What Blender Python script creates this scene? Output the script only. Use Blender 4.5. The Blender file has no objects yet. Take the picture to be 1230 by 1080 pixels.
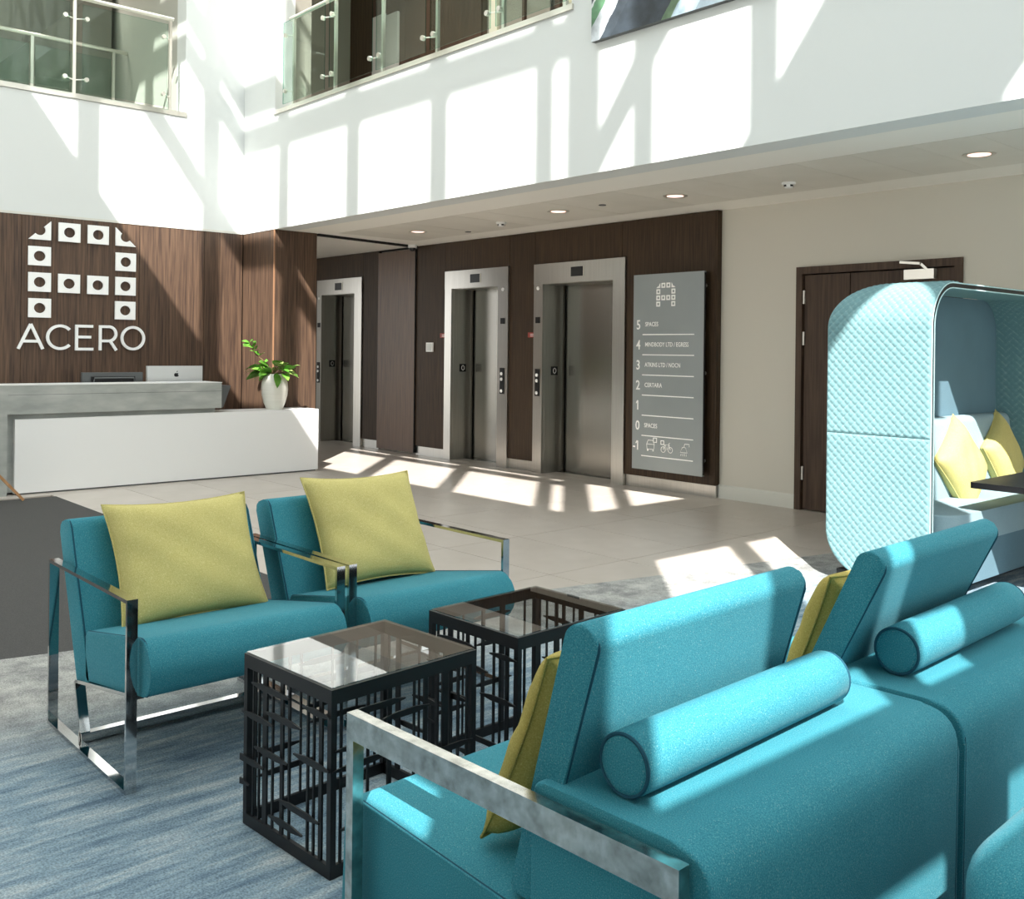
import bpy, bmesh, math, random
from mathutils import Vector, Matrix, Euler
R = math.radians
rnd = random.Random(7)
sc = bpy.context.scene
COL = sc.collection

# ------------------------------------------------------------------ camera
F_PX, W_PX, H_PX = 1184.1, 1230.0, 1080.0
YAW, ROLL = R(41.60), R(-0.626)
cam = bpy.data.cameras.new('camera')
cam.sensor_fit = 'HORIZONTAL'; cam.sensor_width = 36.0
cam.lens = F_PX / W_PX * 36.0
cam.shift_y = -(540.0 - 420.9) / W_PX
cam.clip_start = 0.05; cam.clip_end = 200
co = bpy.data.objects.new('camera', cam); COL.objects.link(co)
fw = Vector((-math.cos(YAW), math.sin(YAW), 0)); rt0 = Vector((fw.y, -fw.x, 0)); up0 = Vector((0, 0, 1))
cr, sr = math.cos(ROLL), math.sin(ROLL)
rt = rt0 * cr - up0 * sr; up = up0 * cr + rt0 * sr
co.matrix_world = Matrix(((rt.x, up.x, -fw.x, 0), (rt.y, up.y, -fw.y, 0), (rt.z, up.z, -fw.z, 1.4), (0, 0, 0, 1)))
sc.camera = co

# ------------------------------------------------------------------ light, exposure
sc.view_settings.view_transform = 'Standard'; sc.view_settings.look = 'None'
sc.view_settings.gamma = 1.0; sc.view_settings.use_curve_mapping = False
sc.view_settings.exposure = 0.28
world = bpy.data.worlds.new('world'); sc.world = world; world.use_nodes = True
wn = world.node_tree.nodes; wl = world.node_tree.links
wn['Background'].inputs[1].default_value = 1.9
tc = wn.new('ShaderNodeTexCoord'); sx = wn.new('ShaderNodeSeparateXYZ'); mp = wn.new('ShaderNodeMapRange')
mix = wn.new('ShaderNodeMix'); mix.data_type = 'RGBA'
wl.new(tc.outputs['Generated'], sx.inputs[0]); wl.new(sx.outputs['Z'], mp.inputs['Value'])
mp.inputs['From Min'].default_value = 0.0; mp.inputs['From Max'].default_value = 0.6
wl.new(mp.outputs[0], mix.inputs['Factor'])
mix.inputs['A'].default_value = (0.98, 0.98, 0.96, 1); mix.inputs['B'].default_value = (0.86, 0.95, 1.0, 1)
wl.new(mix.outputs['Result'], wn['Background'].inputs[0])
SUN = Vector((-0.711, 0.703, -0.975)).normalized()
sl = bpy.data.lights.new('sun', 'SUN'); sl.energy = 10.5; sl.angle = R(0.3); sl.color = (1.0, 0.975, 0.935)
so = bpy.data.objects.new('sun', sl); COL.objects.link(so)
so.rotation_euler = SUN.to_track_quat('-Z', 'Y').to_euler(); so.location = (8, -8, 20)
cy = sc.cycles
cy.use_denoising = True
cy.max_bounces = 9; cy.diffuse_bounces = 6; cy.glossy_bounces = 4; cy.transmission_bounces = 4; cy.transparent_max_bounces = 16
cy.caustics_reflective = False; cy.caustics_refractive = False
cy.sample_clamp_indirect = 6.0

# ------------------------------------------------------------------ materials
def lin(r, g, b):
    f = lambda c: (c / 255 / 12.92) if c / 255 <= 0.04045 else ((c / 255 + 0.055) / 1.055) ** 2.4
    return (f(r), f(g), f(b), 1)
MATS = {}
def mat(name, rgb=(200, 200, 200), rough=0.5, metal=0.0, emis=None, spec=None):
    m = bpy.data.materials.new(name); m.use_nodes = True
    b = m.node_tree.nodes['Principled BSDF']
    b.inputs['Base Color'].default_value = lin(*rgb); b.inputs['Roughness'].default_value = rough
    b.inputs['Metallic'].default_value = metal
    if spec is not None: b.inputs['Specular IOR Level'].default_value = spec
    if emis:
        b.inputs['Emission Color'].default_value = lin(*emis[0]); b.inputs['Emission Strength'].default_value = emis[1]
    MATS[name] = m
    return m
def nodes(m): return m.node_tree.nodes, m.node_tree.links, m.node_tree.nodes['Principled BSDF']
def noise_color(m, c1, c2, scale=(1, 1, 1), nscale=5, detail=4, lo=0.3, hi=0.7, bump=0.0, bdist=0.01, rot=(0, 0, 0), rrand=0.0):
    """two tones over stretched noise in object space, optional bump and a small tone shift from object to object"""
    n, l, b = nodes(m)
    t = n.new('ShaderNodeTexCoord'); mp = n.new('ShaderNodeMapping'); mp.inputs['Scale'].default_value = scale; mp.inputs['Rotation'].default_value = rot
    nz = n.new('ShaderNodeTexNoise'); nz.inputs['Scale'].default_value = nscale; nz.inputs['Detail'].default_value = detail
    rp = n.new('ShaderNodeValToRGB'); rp.color_ramp.elements[0].position = lo; rp.color_ramp.elements[1].position = hi
    rp.color_ramp.elements[0].color = lin(*c1); rp.color_ramp.elements[1].color = lin(*c2)
    l.new(t.outputs['Object'], mp.inputs[0]); l.new(mp.outputs[0], nz.inputs['Vector']); l.new(nz.outputs['Fac'], rp.inputs[0])
    out = rp.outputs[0]
    if rrand:
        oi = n.new('ShaderNodeObjectInfo'); mr = n.new('ShaderNodeMapRange'); mr.inputs['To Min'].default_value = 1 - rrand; mr.inputs['To Max'].default_value = 1 + rrand
        l.new(oi.outputs['Random'], mr.inputs['Value'])
        hs = n.new('ShaderNodeHueSaturation'); l.new(mr.outputs[0], hs.inputs['Value']); l.new(out, hs.inputs['Color']); out = hs.outputs[0]
    l.new(out, b.inputs['Base Color'])
    if bump:
        bp = n.new('ShaderNodeBump'); bp.inputs['Strength'].default_value = bump; bp.inputs['Distance'].default_value = bdist
        l.new(nz.outputs['Fac'], bp.inputs['Height']); l.new(bp.outputs[0], b.inputs['Normal'])
    return m
def fabric(name, c1, c2, c3, thread=420, rough=0.85, bump=0.35, sheen=0.04):
    m = mat(name, c1, rough); n, l, b = nodes(m)
    t = n.new('ShaderNodeTexCoord')
    f = n.new('ShaderNodeTexNoise'); f.inputs['Scale'].default_value = thread; f.inputs['Detail'].default_value = 2
    g = n.new('ShaderNodeTexNoise'); g.inputs['Scale'].default_value = 4; g.inputs['Detail'].default_value = 5
    l.new(t.outputs['Object'], f.inputs['Vector']); l.new(t.outputs['Object'], g.inputs['Vector'])
    r1 = n.new('ShaderNodeValToRGB'); e = r1.color_ramp.elements
    e[0].position = 0.34; e[0].color = lin(*c1); e[1].position = 0.62; e[1].color = lin(*c2)
    x = e.new(0.72); x.color = lin(*c3)
    l.new(f.outputs['Fac'], r1.inputs[0])
    hs = n.new('ShaderNodeHueSaturation'); mr = n.new('ShaderNodeMapRange'); mr.inputs['To Min'].default_value = 0.86; mr.inputs['To Max'].default_value = 1.14
    l.new(g.outputs['Fac'], mr.inputs['Value']); l.new(mr.outputs[0], hs.inputs['Value']); l.new(r1.outputs[0], hs.inputs['Color'])
    l.new(hs.outputs[0], b.inputs['Base Color'])
    bp = n.new('ShaderNodeBump'); bp.inputs['Strength'].default_value = bump; bp.inputs['Distance'].default_value = 0.002
    l.new(f.outputs['Fac'], bp.inputs['Height']); l.new(bp.outputs[0], b.inputs['Normal'])
    b.inputs['Sheen Weight'].default_value = sheen; b.inputs['Sheen Roughness'].default_value = 0.4
    b.inputs['Specular IOR Level'].default_value = 0.2
    return m
def glass(name, tint=(0.93, 0.97, 0.95), refl=1.0, rough=0.0, ior=1.5):
    m = bpy.data.materials.new(name); m.use_nodes = True; n = m.node_tree.nodes; l = m.node_tree.links
    n.remove(n['Principled BSDF'])
    tr = n.new('ShaderNodeBsdfTransparent'); tr.inputs[0].default_value = (*tint, 1)
    gl = n.new('ShaderNodeBsdfGlossy'); gl.inputs['Roughness'].default_value = rough
    fr = n.new('ShaderNodeFresnel'); fr.inputs['IOR'].default_value = ior
    mu = n.new('ShaderNodeMath'); mu.operation = 'MULTIPLY'; mu.inputs[1].default_value = refl
    ge = n.new('ShaderNodeNewGeometry'); ff = n.new('ShaderNodeMath'); ff.operation = 'SUBTRACT'; ff.inputs[0].default_value = 1.0
    l.new(ge.outputs['Backfacing'], ff.inputs[1]); fm = n.new('ShaderNodeMath'); fm.operation = 'MULTIPLY'
    l.new(fr.outputs[0], fm.inputs[0]); l.new(ff.outputs[0], fm.inputs[1])
    mx = n.new('ShaderNodeMixShader'); l.new(fm.outputs[0], mu.inputs[0]); l.new(mu.outputs[0], mx.inputs[0])
    l.new(tr.outputs[0], mx.inputs[1]); l.new(gl.outputs[0], mx.inputs[2]); l.new(mx.outputs[0], n['Material Output'].inputs[0])
    MATS[name] = m
    return m

M_white = mat('white_paint', (220, 223, 221), 0.7)
M_warm = mat('warm_white_paint', (210, 205, 193), 0.7)
M_ceil = mat('ceiling_paint', (246, 243, 235), 0.8)
M_cpanel = noise_color(mat('ceiling_panel', (205, 200, 188), 0.6), (222, 218, 207), (229, 225, 215), nscale=2, rrand=0.05)
M_base = mat('baseboard_paint', (214, 213, 204), 0.5)
M_beige = mat('beige_paint', (190, 180, 165), 0.7)
M_grout = mat('grout', (92, 84, 76), 0.9)
M_tile = noise_color(mat('porcelain_tile', (176, 164, 152), 0.32), (190, 180, 169), (202, 192, 182), scale=(1, 1, 1), nscale=3, detail=8, bump=0.02, rrand=0.03)
M_wood = noise_color(mat('dark_walnut', (70, 52, 40), 0.45, spec=0.3), (62, 48, 41), (112, 88, 70), scale=(14, 14, 0.55), nscale=4, detail=6, lo=0.3, hi=0.75, bump=0.05, rrand=0.10)
M_wood_hall = noise_color(mat('dark_wenge', (52, 38, 28), 0.5, spec=0.22), (50, 39, 29), (78, 61, 45), scale=(14, 14, 0.55), nscale=4, detail=6, lo=0.3, hi=0.75, bump=0.05, rrand=0.10)
M_woodd = noise_color(mat('dark_door_wood', (62, 46, 36), 0.5, spec=0.25), (60, 46, 37), (86, 68, 55), scale=(14, 14, 0.55), nscale=4, detail=6, bump=0.05, rrand=0.06)
M_steel = noise_color(mat('brushed_steel', (170, 168, 162), 0.3, 1.0), (184, 181, 174), (198, 195, 189), scale=(60, 60, 0.6), nscale=4, detail=3, bump=0.02)
M_steel_d = noise_color(mat('door_steel', (140, 137, 130), 0.24, 1.0), (146, 143, 136), (154, 151, 144), scale=(60, 60, 0.6), nscale=4, detail=3, bump=0.02)
M_chrome = mat('chrome', (205, 205, 205), 0.07, 1.0)
M_nickel = noise_color(mat('worn_nickel', (200, 200, 194), 0.2, 1.0), (166, 166, 160), (226, 225, 220), nscale=38, detail=6, bump=0.12, bdist=0.002)
M_rail = mat('satin_stainless', (218, 214, 204), 0.3, 0.75)
M_black = mat('black_metal', (26, 26, 28), 0.42, 0.3)
M_blackp = mat('black_plastic', (14, 14, 15), 0.3)
M_dark = mat('dark_void', (20, 18, 16), 0.8)
M_conc = noise_color(mat('desk_concrete', (165, 168, 162), 0.5), (150, 154, 149), (182, 184, 178), scale=(1, 1, 3), nscale=3, detail=8, bump=0.03)
M_white_gloss = mat('white_laminate', (240, 240, 238), 0.35)
M_sign = mat('white_acrylic', (254, 254, 252), 0.5)
M_letter = mat('white_vinyl', (254, 254, 252), 0.6)
M_board = noise_color(mat('sign_silver', (150, 156, 156), 0.4, 0.45), (148, 155, 155), (156, 162, 162), nscale=2)
M_red = mat('red_label', (150, 62, 52), 0.5)
M_bulb = mat('downlight_glow', (255, 225, 210), 0.5, emis=((255, 205, 188), 1.7))
M_mat = noise_color(mat('entrance_matting', (84, 83, 82), 0.95), (54, 53, 52), (82, 80, 78), nscale=260, detail=2, bump=0.5, bdist=0.004)
M_teal = fabric('teal_wool', (42, 117, 133), (64, 141, 154), (122, 154, 154))
M_teal_d = mat('teal_piping', (14, 72, 90), 0.9)
M_lime = fabric('lime_felt', (186, 174, 104), (203, 191, 126), (213, 203, 148), thread=300)
M_lime_shade = fabric('shaded_lime_felt', (156, 142, 70), (174, 158, 86), (188, 172, 104), thread=300)  # darker copy of the lime felt, shade on the sofa cushions put into colour
M_aqua = fabric('quilted_aqua', (106, 145, 149), (120, 156, 160), (132, 167, 170), thread=500, bump=0.15)
n, l, b = nodes(M_aqua); at = n.new('ShaderNodeAttribute'); at.attribute_name = 'seam'     # sunlit edges of the quilting lines painted in as a paler tone
src = b.inputs['Base Color'].links[0].from_socket; mq = n.new('ShaderNodeMix'); mq.data_type = 'RGBA'
l.new(at.outputs['Fac'], mq.inputs['Factor']); l.new(src, mq.inputs['A']); mq.inputs['B'].default_value = lin(164, 190, 193); l.new(mq.outputs['Result'], b.inputs['Base Color'])
M_aqua_rim = mat('pale_aqua_piping', (190, 222, 224), 0.7)
M_slate = fabric('slate_blue_wool', (88, 116, 128), (100, 128, 140), (120, 146, 154), thread=500, bump=0.2)
M_slate_l = fabric('pale_blue_wool', (136, 160, 168), (150, 172, 178), (166, 186, 190), thread=500, bump=0.2)
M_glass = glass('rail_glass', (0.86, 0.93, 0.90), 0.9)
M_gedge = glass('glass_edge', (0.35, 0.62, 0.55), 1.0)
M_top = glass('table_glass', (0.93, 0.95, 0.94), 1.8, 0.01, ior=1.6)
M_mac = mat('silver_aluminium', (214, 214, 212), 0.35, 0.25)
M_grey = mat('mid_grey_metal', (96, 98, 98), 0.45, 0.3)
M_ash = noise_color(mat('light_ash_wood', (190, 140, 92), 0.5), (176, 126, 80), (202, 152, 104), scale=(3, 3, 3), nscale=6)
M_vase = noise_color(mat('ceramic_white', (226, 223, 212), 0.4), (222, 219, 208), (230, 227, 216), scale=(1, 1, 26), nscale=3, bump=0.25, bdist=0.004)
M_leaf = noise_color(mat('green_leaf', (80, 140, 40), 0.4), (60, 118, 34), (112, 160, 62), nscale=9, rrand=0.25)
M_leaf2 = noise_color(mat('variegated_leaf', (150, 180, 80), 0.4), (96, 150, 50), (206, 214, 140), nscale=30, lo=0.42, hi=0.6, rrand=0.15)
M_stem = mat('plant_stem', (104, 84, 56), 0.7)
M_ground = mat('paving', (168, 164, 156), 0.9)
M_face = mat('facade_frame', (205, 205, 202), 0.6)
M_louvre = mat('cream_louvre', (206, 204, 186), 0.6)
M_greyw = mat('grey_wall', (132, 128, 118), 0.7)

# carpet: grey at the far edge turning blue and streaky towards the near side
M_carpet = mat('woven_carpet', (110, 130, 145), 0.95)
n, l, b = nodes(M_carpet); b.inputs['Specular IOR Level'].default_value = 0.1
t = n.new('ShaderNodeTexCoord')
m1 = n.new('ShaderNodeMapping'); m1.inputs['Scale'].default_value = (11, 1.5, 1)
n1 = n.new('ShaderNodeTexNoise'); n1.inputs['Scale'].default_value = 1.6; n1.inputs['Detail'].default_value = 9; n1.inputs['Roughness'].default_value = 0.66
l.new(t.outputs['Object'], m1.inputs[0]); l.new(m1.outputs[0], n1.inputs['Vector'])
rb = n.new('ShaderNodeValToRGB'); e = rb.color_ramp.elements
e[0].position = 0.34; e[0].color = lin(94, 114, 130); e[1].position = 0.66; e[1].color = lin(176, 184, 186); x = e.new(0.5); x.color = lin(132, 152, 163)
l.new(n1.outputs['Fac'], rb.inputs[0])
n2 = n.new('ShaderNodeTexNoise'); n2.inputs['Scale'].default_value = 5; n2.inputs['Detail'].default_value = 9; n2.inputs['Roughness'].default_value = 0.7
l.new(t.outputs['Object'], n2.inputs['Vector'])
rg = n.new('ShaderNodeValToRGB'); e = rg.color_ramp.elements
e[0].position = 0.38; e[0].color = lin(136, 136, 134); e[1].position = 0.64; e[1].color = lin(192, 190, 184)
l.new(n2.outputs['Fac'], rg.inputs[0])
sx2 = n.new('ShaderNodeSeparateXYZ'); l.new(t.outputs['Object'], sx2.inputs[0])
ad = n.new('ShaderNodeMath'); ad.operation = 'MULTIPLY_ADD'; ad.inputs[1].default_value = -0.12; l.new(sx2.outputs['Y'], ad.inputs[0]); l.new(sx2.outputs['X'], ad.inputs[2])
nj = n.new('ShaderNodeMath'); nj.operation = 'MULTIPLY_ADD'; nj.inputs[1].default_value = 0.5; l.new(n2.outputs['Fac'], nj.inputs[0]); l.new(ad.outputs[0], nj.inputs[2])
mr = n.new('ShaderNodeMapRange'); mr.inputs['From Min'].default_value = -3.95; mr.inputs['From Max'].default_value = -3.3
l.new(nj.outputs[0], mr.inputs['Value'])
mx = n.new('ShaderNodeMix'); mx.data_type = 'RGBA'; l.new(mr.outputs[0], mx.inputs['Factor']); l.new(rg.outputs[0], mx.inputs['A']); l.new(rb.outputs[0], mx.inputs['B'])
n3 = n.new('ShaderNodeTexNoise'); n3.inputs['Scale'].default_value = 170; n3.inputs['Detail'].default_value = 3; l.new(t.outputs['Object'], n3.inputs['Vector'])
r3 = n.new('ShaderNodeMapRange'); r3.inputs['From Min'].default_value = 0.3; r3.inputs['From Max'].default_value = 0.7; r3.inputs['To Min'].default_value = 0.62; r3.inputs['To Max'].default_value = 1.3
l.new(n3.outputs['Fac'], r3.inputs['Value'])
hs = n.new('ShaderNodeHueSaturation'); l.new(r3.outputs[0], hs.inputs['Value']); l.new(mx.outputs['Result'], hs.inputs['Color']); l.new(hs.outputs[0], b.inputs['Base Color'])
bp = n.new('ShaderNodeBump'); bp.inputs['Strength'].default_value = 0.6; bp.inputs['Distance'].default_value = 0.004; l.new(n3.outputs['Fac'], bp.inputs['Height']); l.new(bp.outputs[0], b.inputs['Normal'])

# ------------------------------------------------------------------ mesh helpers
def link(o, parent=None):
    COL.objects.link(o)
    if parent is not None: o.parent = parent
    return o
def obj(name, bm, m, parent=None, smooth=False, bevel=0.0, seg=2, label=None, angle=38, **kw):
    if bevel:
        ed = [e for e in bm.edges if len(e.link_faces) == 2 and e.calc_face_angle(0) > 0.5]
        bmesh.ops.bevel(bm, geom=ed, offset=bevel, segments=seg, affect='EDGES', profile=0.5, clamp_overlap=True)
    bmesh.ops.recalc_face_normals(bm, faces=bm.faces)
    me = bpy.data.meshes.new(name); bm.to_mesh(me); bm.free()
    if smooth or bevel:
        for p in me.polygons: p.use_smooth = True
        me.set_sharp_from_angle(angle=R(angle))
    me.materials.append(m)
    o = bpy.data.objects.new(name, me); link(o, parent)
    if label: o['label'] = label
    for k, v in kw.items(): o[k] = v
    return o
def empty(name, loc=(0, 0, 0), rz=0.0, label=None, category=None, group=None):
    o = bpy.data.objects.new(name, None); o.empty_display_size = 0.1; o.location = loc; o.rotation_euler = (0, 0, rz)
    COL.objects.link(o)
    if label: o['label'] = label
    if category: o['category'] = category
    if group: o['group'] = group
    return o
def tag(o, label, category, group=None):
    o['label'] = label; o['category'] = category
    if group: o['group'] = group
    return o
def BM(): return bmesh.new()
def bx(bm, x0, x1, y0, y1, z0, z1):
    v = [bm.verts.new(p) for p in ((x0, y0, z0), (x1, y0, z0), (x1, y1, z0), (x0, y1, z0), (x0, y0, z1), (x1, y0, z1), (x1, y1, z1), (x0, y1, z1))]
    for f in ((0, 3, 2, 1), (4, 5, 6, 7), (0, 1, 5, 4), (1, 2, 6, 5), (2, 3, 7, 6), (3, 0, 4, 7)): bm.faces.new([v[i] for i in f])
    return bm
def box(x0, x1, y0, y1, z0, z1): return bx(BM(), x0, x1, y0, y1, z0, z1)
def prism(bm, pts, a, b, axis='y'):
    """polygon pts swept along an axis: axis y -> pts are (x,z); x -> (y,z); z -> (x,y)"""
    def P(p, t): return (p[0], t, p[1]) if axis == 'y' else ((t, p[0], p[1]) if axis == 'x' else (p[0], p[1], t))
    A = [bm.verts.new(P(p, a)) for p in pts]; B = [bm.verts.new(P(p, b)) for p in pts]
    n = len(pts)
    bm.faces.new(A); bm.faces.new(B[::-1])
    for i in range(n): bm.faces.new((A[i], B[i], B[(i + 1) % n], A[(i + 1) % n]))
    return bm
def beam(bm, p, q, w, h, upv=(0, 0, 1)):
    """rectangular bar from p to q: w sideways, h along upv"""
    p, q = Vector(p), Vector(q); d = (q - p).normalized(); u = Vector(upv); s = d.cross(u)
    if s.length < 1e-4: s = d.cross(Vector((1, 0, 0)))
    s.normalize(); u = s.cross(d).normalized()
    vs = []
    for c in (p, q):
        for a, b_ in ((-1, -1), (1, -1), (1, 1), (-1, 1)): vs.append(bm.verts.new(c + s * a * w / 2 + u * b_ * h / 2))
    for f in ((0, 1, 2, 3), (7, 6, 5, 4), (0, 4, 5, 1), (1, 5, 6, 2), (2, 6, 7, 3), (3, 7, 4, 0)): bm.faces.new([vs[i] for i in f])
    return bm
def tube(bm, pts, r, seg=8, closed=False):
    pts = [Vector(p) for p in pts]; n = len(pts); rings = []
    prev = None
    for i, p in enumerate(pts):
        if closed: d = pts[(i + 1) % n] - pts[i - 1]
        else: d = pts[min(i + 1, n - 1)] - pts[max(i - 1, 0)]
        d.normalize()
        if prev is None:
            a = d.orthogonal().normalized()
        else:
            a = prev - d * prev.dot(d)
            a = a.normalized() if a.length > 1e-6 else d.orthogonal().normalized()
        prev = a; c = d.cross(a)
        rr = r[i] if isinstance(r, (list, tuple)) else r
        rings.append([bm.verts.new(p + (a * math.cos(2 * math.pi * k / seg) + c * math.sin(2 * math.pi * k / seg)) * rr) for k in range(seg)])
    m = n if closed else n - 1
    for i in range(m):
        A, B = rings[i], rings[(i + 1) % n]
        for k in range(seg): bm.faces.new((A[k], A[(k + 1) % seg], B[(k + 1) % seg], B[k]))
    if not closed: bm.faces.new(rings[0][::-1]); bm.faces.new(rings[-1])
    return bm
def lathe(bm, prof, seg=24, c=(0, 0, 0), axis='z'):
    rings = []
    for r, h in prof:
        ring = []
        for k in range(seg):
            a = 2 * math.pi * k / seg; u, v = r * math.cos(a), r * math.sin(a)
            p = (u, v, h) if axis == 'z' else ((h, u, v) if axis == 'x' else (u, h, v))
            ring.append(bm.verts.new((p[0] + c[0], p[1] + c[1], p[2] + c[2])))
        rings.append(ring)
    for A, B in zip(rings, rings[1:]):
        for k in range(seg): bm.faces.new((A[k], A[(k + 1) % seg], B[(k + 1) % seg], B[k]))
    bm.faces.new(rings[0][::-1]); bm.faces.new(rings[-1])
    return bm
def disc(c, r, axis, th, seg=20): # flat cylinder centred at c
    return lathe(BM(), [(r, -th / 2), (r, th / 2)], seg, c, axis)
def rounded(pts, radii, seg=5):
    """round the corners of polygon pts (2D) with the given radii"""
    out = []; n = len(pts)
    for i in range(n):
        p = Vector(pts[i]); a = Vector(pts[i - 1]); b = Vector(pts[(i + 1) % n])
        r = radii[i] if isinstance(radii, (list, tuple)) else radii
        if r <= 0: out.append(tuple(p)); continue
        d1 = (a - p).normalized(); d2 = (b - p).normalized(); ang = d1.angle(d2)
        tl = min(r / math.tan(ang / 2), (a - p).length * 0.49, (b - p).length * 0.49)
        s, e_ = p + d1 * tl, p + d2 * tl
        for k in range(seg + 1):
            t_ = k / seg; out.append(tuple(s * (1 - t_) ** 2 + p * 2 * t_ * (1 - t_) + e_ * t_ ** 2))
    return out
def padded(name, prof, y0, y1, m, parent, r=0.02, puff=0.0, axis='y', ny=1):
    """upholstered block: a rounded outline swept along an axis with soft ends and piping round both ends"""
    bm = BM(); prism(bm, prof, y0, y1, axis)
    caps = [f for f in bm.faces if len(f.verts) == len(prof)]
    ed = set(e for f in caps for e in f.edges)
    bmesh.ops.bevel(bm, geom=list(ed), offset=r, segments=3, affect='EDGES', profile=0.5, clamp_overlap=True)
    return obj(name, bm, m, parent, smooth=True, angle=50)
def piping(prof, y, parent, inset=0.0, r=0.004, axis='y', m=None, shrink=0.0):
    cx_ = sum(p[0] for p in prof) / len(prof); cz_ = sum(p[1] for p in prof) / len(prof)
    P = []
    for p in prof:
        d = Vector((p[0] - cx_, p[1] - cz_)); k = 1 - shrink / max(d.length, 1e-4); q = (cx_ + d.x * k, cz_ + d.y * k)
        P.append((q[0], y, q[1]) if axis == 'y' else (y, q[0], q[1]))
    return obj('piping', tube(BM(), P, r, 6, True), m or M_teal_d, parent, smooth=True)
def cushion_mesh(w, h, t, seed=0, n=26):
    rr = random.Random(seed); bm = BM(); ph = [rr.uniform(0, 6.28) for _ in range(6)]
    def pt(i, j, s):
        u = -1 + 2 * i / n; v = -1 + 2 * j / n
        x = u * w / 2 * (1 - 0.075 * (1 - v * v)); z = v * h / 2 * (1 - 0.085 * (1 - u * u))
        q = max(0.0, (1 - u ** 4) * (1 - v ** 4)); d = t / 2 * q ** 0.5
        edge = (1 - abs(u)) * (1 - abs(v))
        d += 0.005 * math.sin(7 * u + ph[0] + 3 * v) * math.sin(5 * v + ph[1]) * q
        d += 0.006 * math.exp(-((abs(u) - 0.85) / 0.14) ** 2) * math.sin(11 * v + ph[2] + s) * (1 - v * v) * q
        return (x, s * d, z)
    F = [[bm.verts.new(pt(i, j, 1)) for j in range(n + 1)] for i in range(n + 1)]
    B = [[F[i][j] if i in (0, n) or j in (0, n) else bm.verts.new(pt(i, j, -1)) for j in range(n + 1)] for i in range(n + 1)]
    for i in range(n):
        for j in range(n):
            bm.faces.new((F[i][j], F[i + 1][j], F[i + 1][j + 1], F[i][j + 1]))
            bm.faces.new((B[i][j + 1], B[i + 1][j + 1], B[i + 1][j], B[i][j]))
    rim = [pt(i, 0, 1) for i in range(n)] + [pt(n, j, 1) for j in range(n)] + [pt(i, n, 1) for i in range(n, 0, -1)] + [pt(0, j, 1) for j in range(n, 0, -1)]
    return bm, rim
def cushion(label, c, wdir, hdir, w, h, t, m, seed, group='yellow scatter cushions'):
    """c is the cushion's centre, wdir/hdir its two in-plane directions"""
    W = Vector(wdir).normalized(); Hh = Vector(hdir).normalized(); N = W.cross(Hh) * -1; Hh = W.cross(N) * 1.0
    if Hh.dot(Vector(hdir)) < 0: Hh = -Hh
    o = empty('scatter_cushion', c, 0, label, 'cushion', group)
    N = Hh.cross(W)
    o.matrix_world = Matrix(((W.x, N.x, Hh.x, c[0]), (W.y, N.y, Hh.y, c[1]), (W.z, N.z, Hh.z, c[2]), (0, 0, 0, 1)))
    bm, rim = cushion_mesh(w, h, t, seed)
    obj('cover', bm, m, o, smooth=True, angle=80)
    obj('seam', tube(BM(), rim, 0.0035, 5, True), m, o, smooth=True)
    return o

# ------------------------------------------------------------------ setting: floor
S = 'structure'
fl = obj('floor', box(-15.5, 1.6, -1.5, 8.6, -0.2, -0.012), M_grout, kind=S)
TX, TY = 1.06, 0.685
proto_tiles = {}
def tile(x0, x1, y0, y1):
    w, h = round(x1 - x0 - 0.006, 3), round(y1 - y0 - 0.006, 3)
    if (w, h) not in proto_tiles:
        bm = box(0, w, 0, h, -0.0115, 0)
        me = bpy.data.meshes.new('floor_tile'); bm.to_mesh(me); bm.free(); me.materials.append(M_tile); proto_tiles[(w, h)] = me
    o = bpy.data.objects.new('floor_tile', proto_tiles[(w, h)]); o.location = (x0 + 0.003, y0 + 0.003, 0); link(o, fl)
def edge_x(y): return -4.8 + (y - 1.0) * 0.2167
x = -4.44 + 3 * TX
cols = [-4.44 + TX * k for k in range(2, -11, -1)]
rows = [2.225 + TY * k for k in range(0, 9)]
for cx0 in cols:
    for ry in rows:
        y1 = min(ry + TY, 7.82 if cx0 > -5.5 else 7.76)
        if y1 - ry < 0.03: continue
        if ry < 2.9 and cx0 + TX > -9.55 and cx0 > -10.2: continue
        if cx0 > edge_x(ry) + 0.1 and ry < 6.3: continue
        tile(cx0, cx0 + TX, ry, y1)
for k in range(9): tile(-14 + k * TX, -14 + (k + 1) * TX, 7.76, 8.3)
# carpet and entrance matting
pts = [(edge_x(y), y) for y in (-1.45, 1.0, 4.0, 7.2)]
cp = obj('carpet', prism(BM(), [(1.5, -1.45)] + [(1.5, 7.2)] + pts[::-1], -0.0115, 0.007, 'z'), M_carpet)
tag(cp, 'blue and grey streaked woven carpet under the seating group', 'carpet')
mt = obj('entrance_mat', prism(BM(), [(-9.605, 2.91), (-9.605, -1.4), (edge_x(-1.4) - 0.004, -1.4), (edge_x(2.91) - 0.004, 2.91)], -0.0115, 0.005, 'z'), M_mat)
tag(mt, 'charcoal entrance matting between the reception desk and the carpet', 'doormat')

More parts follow.
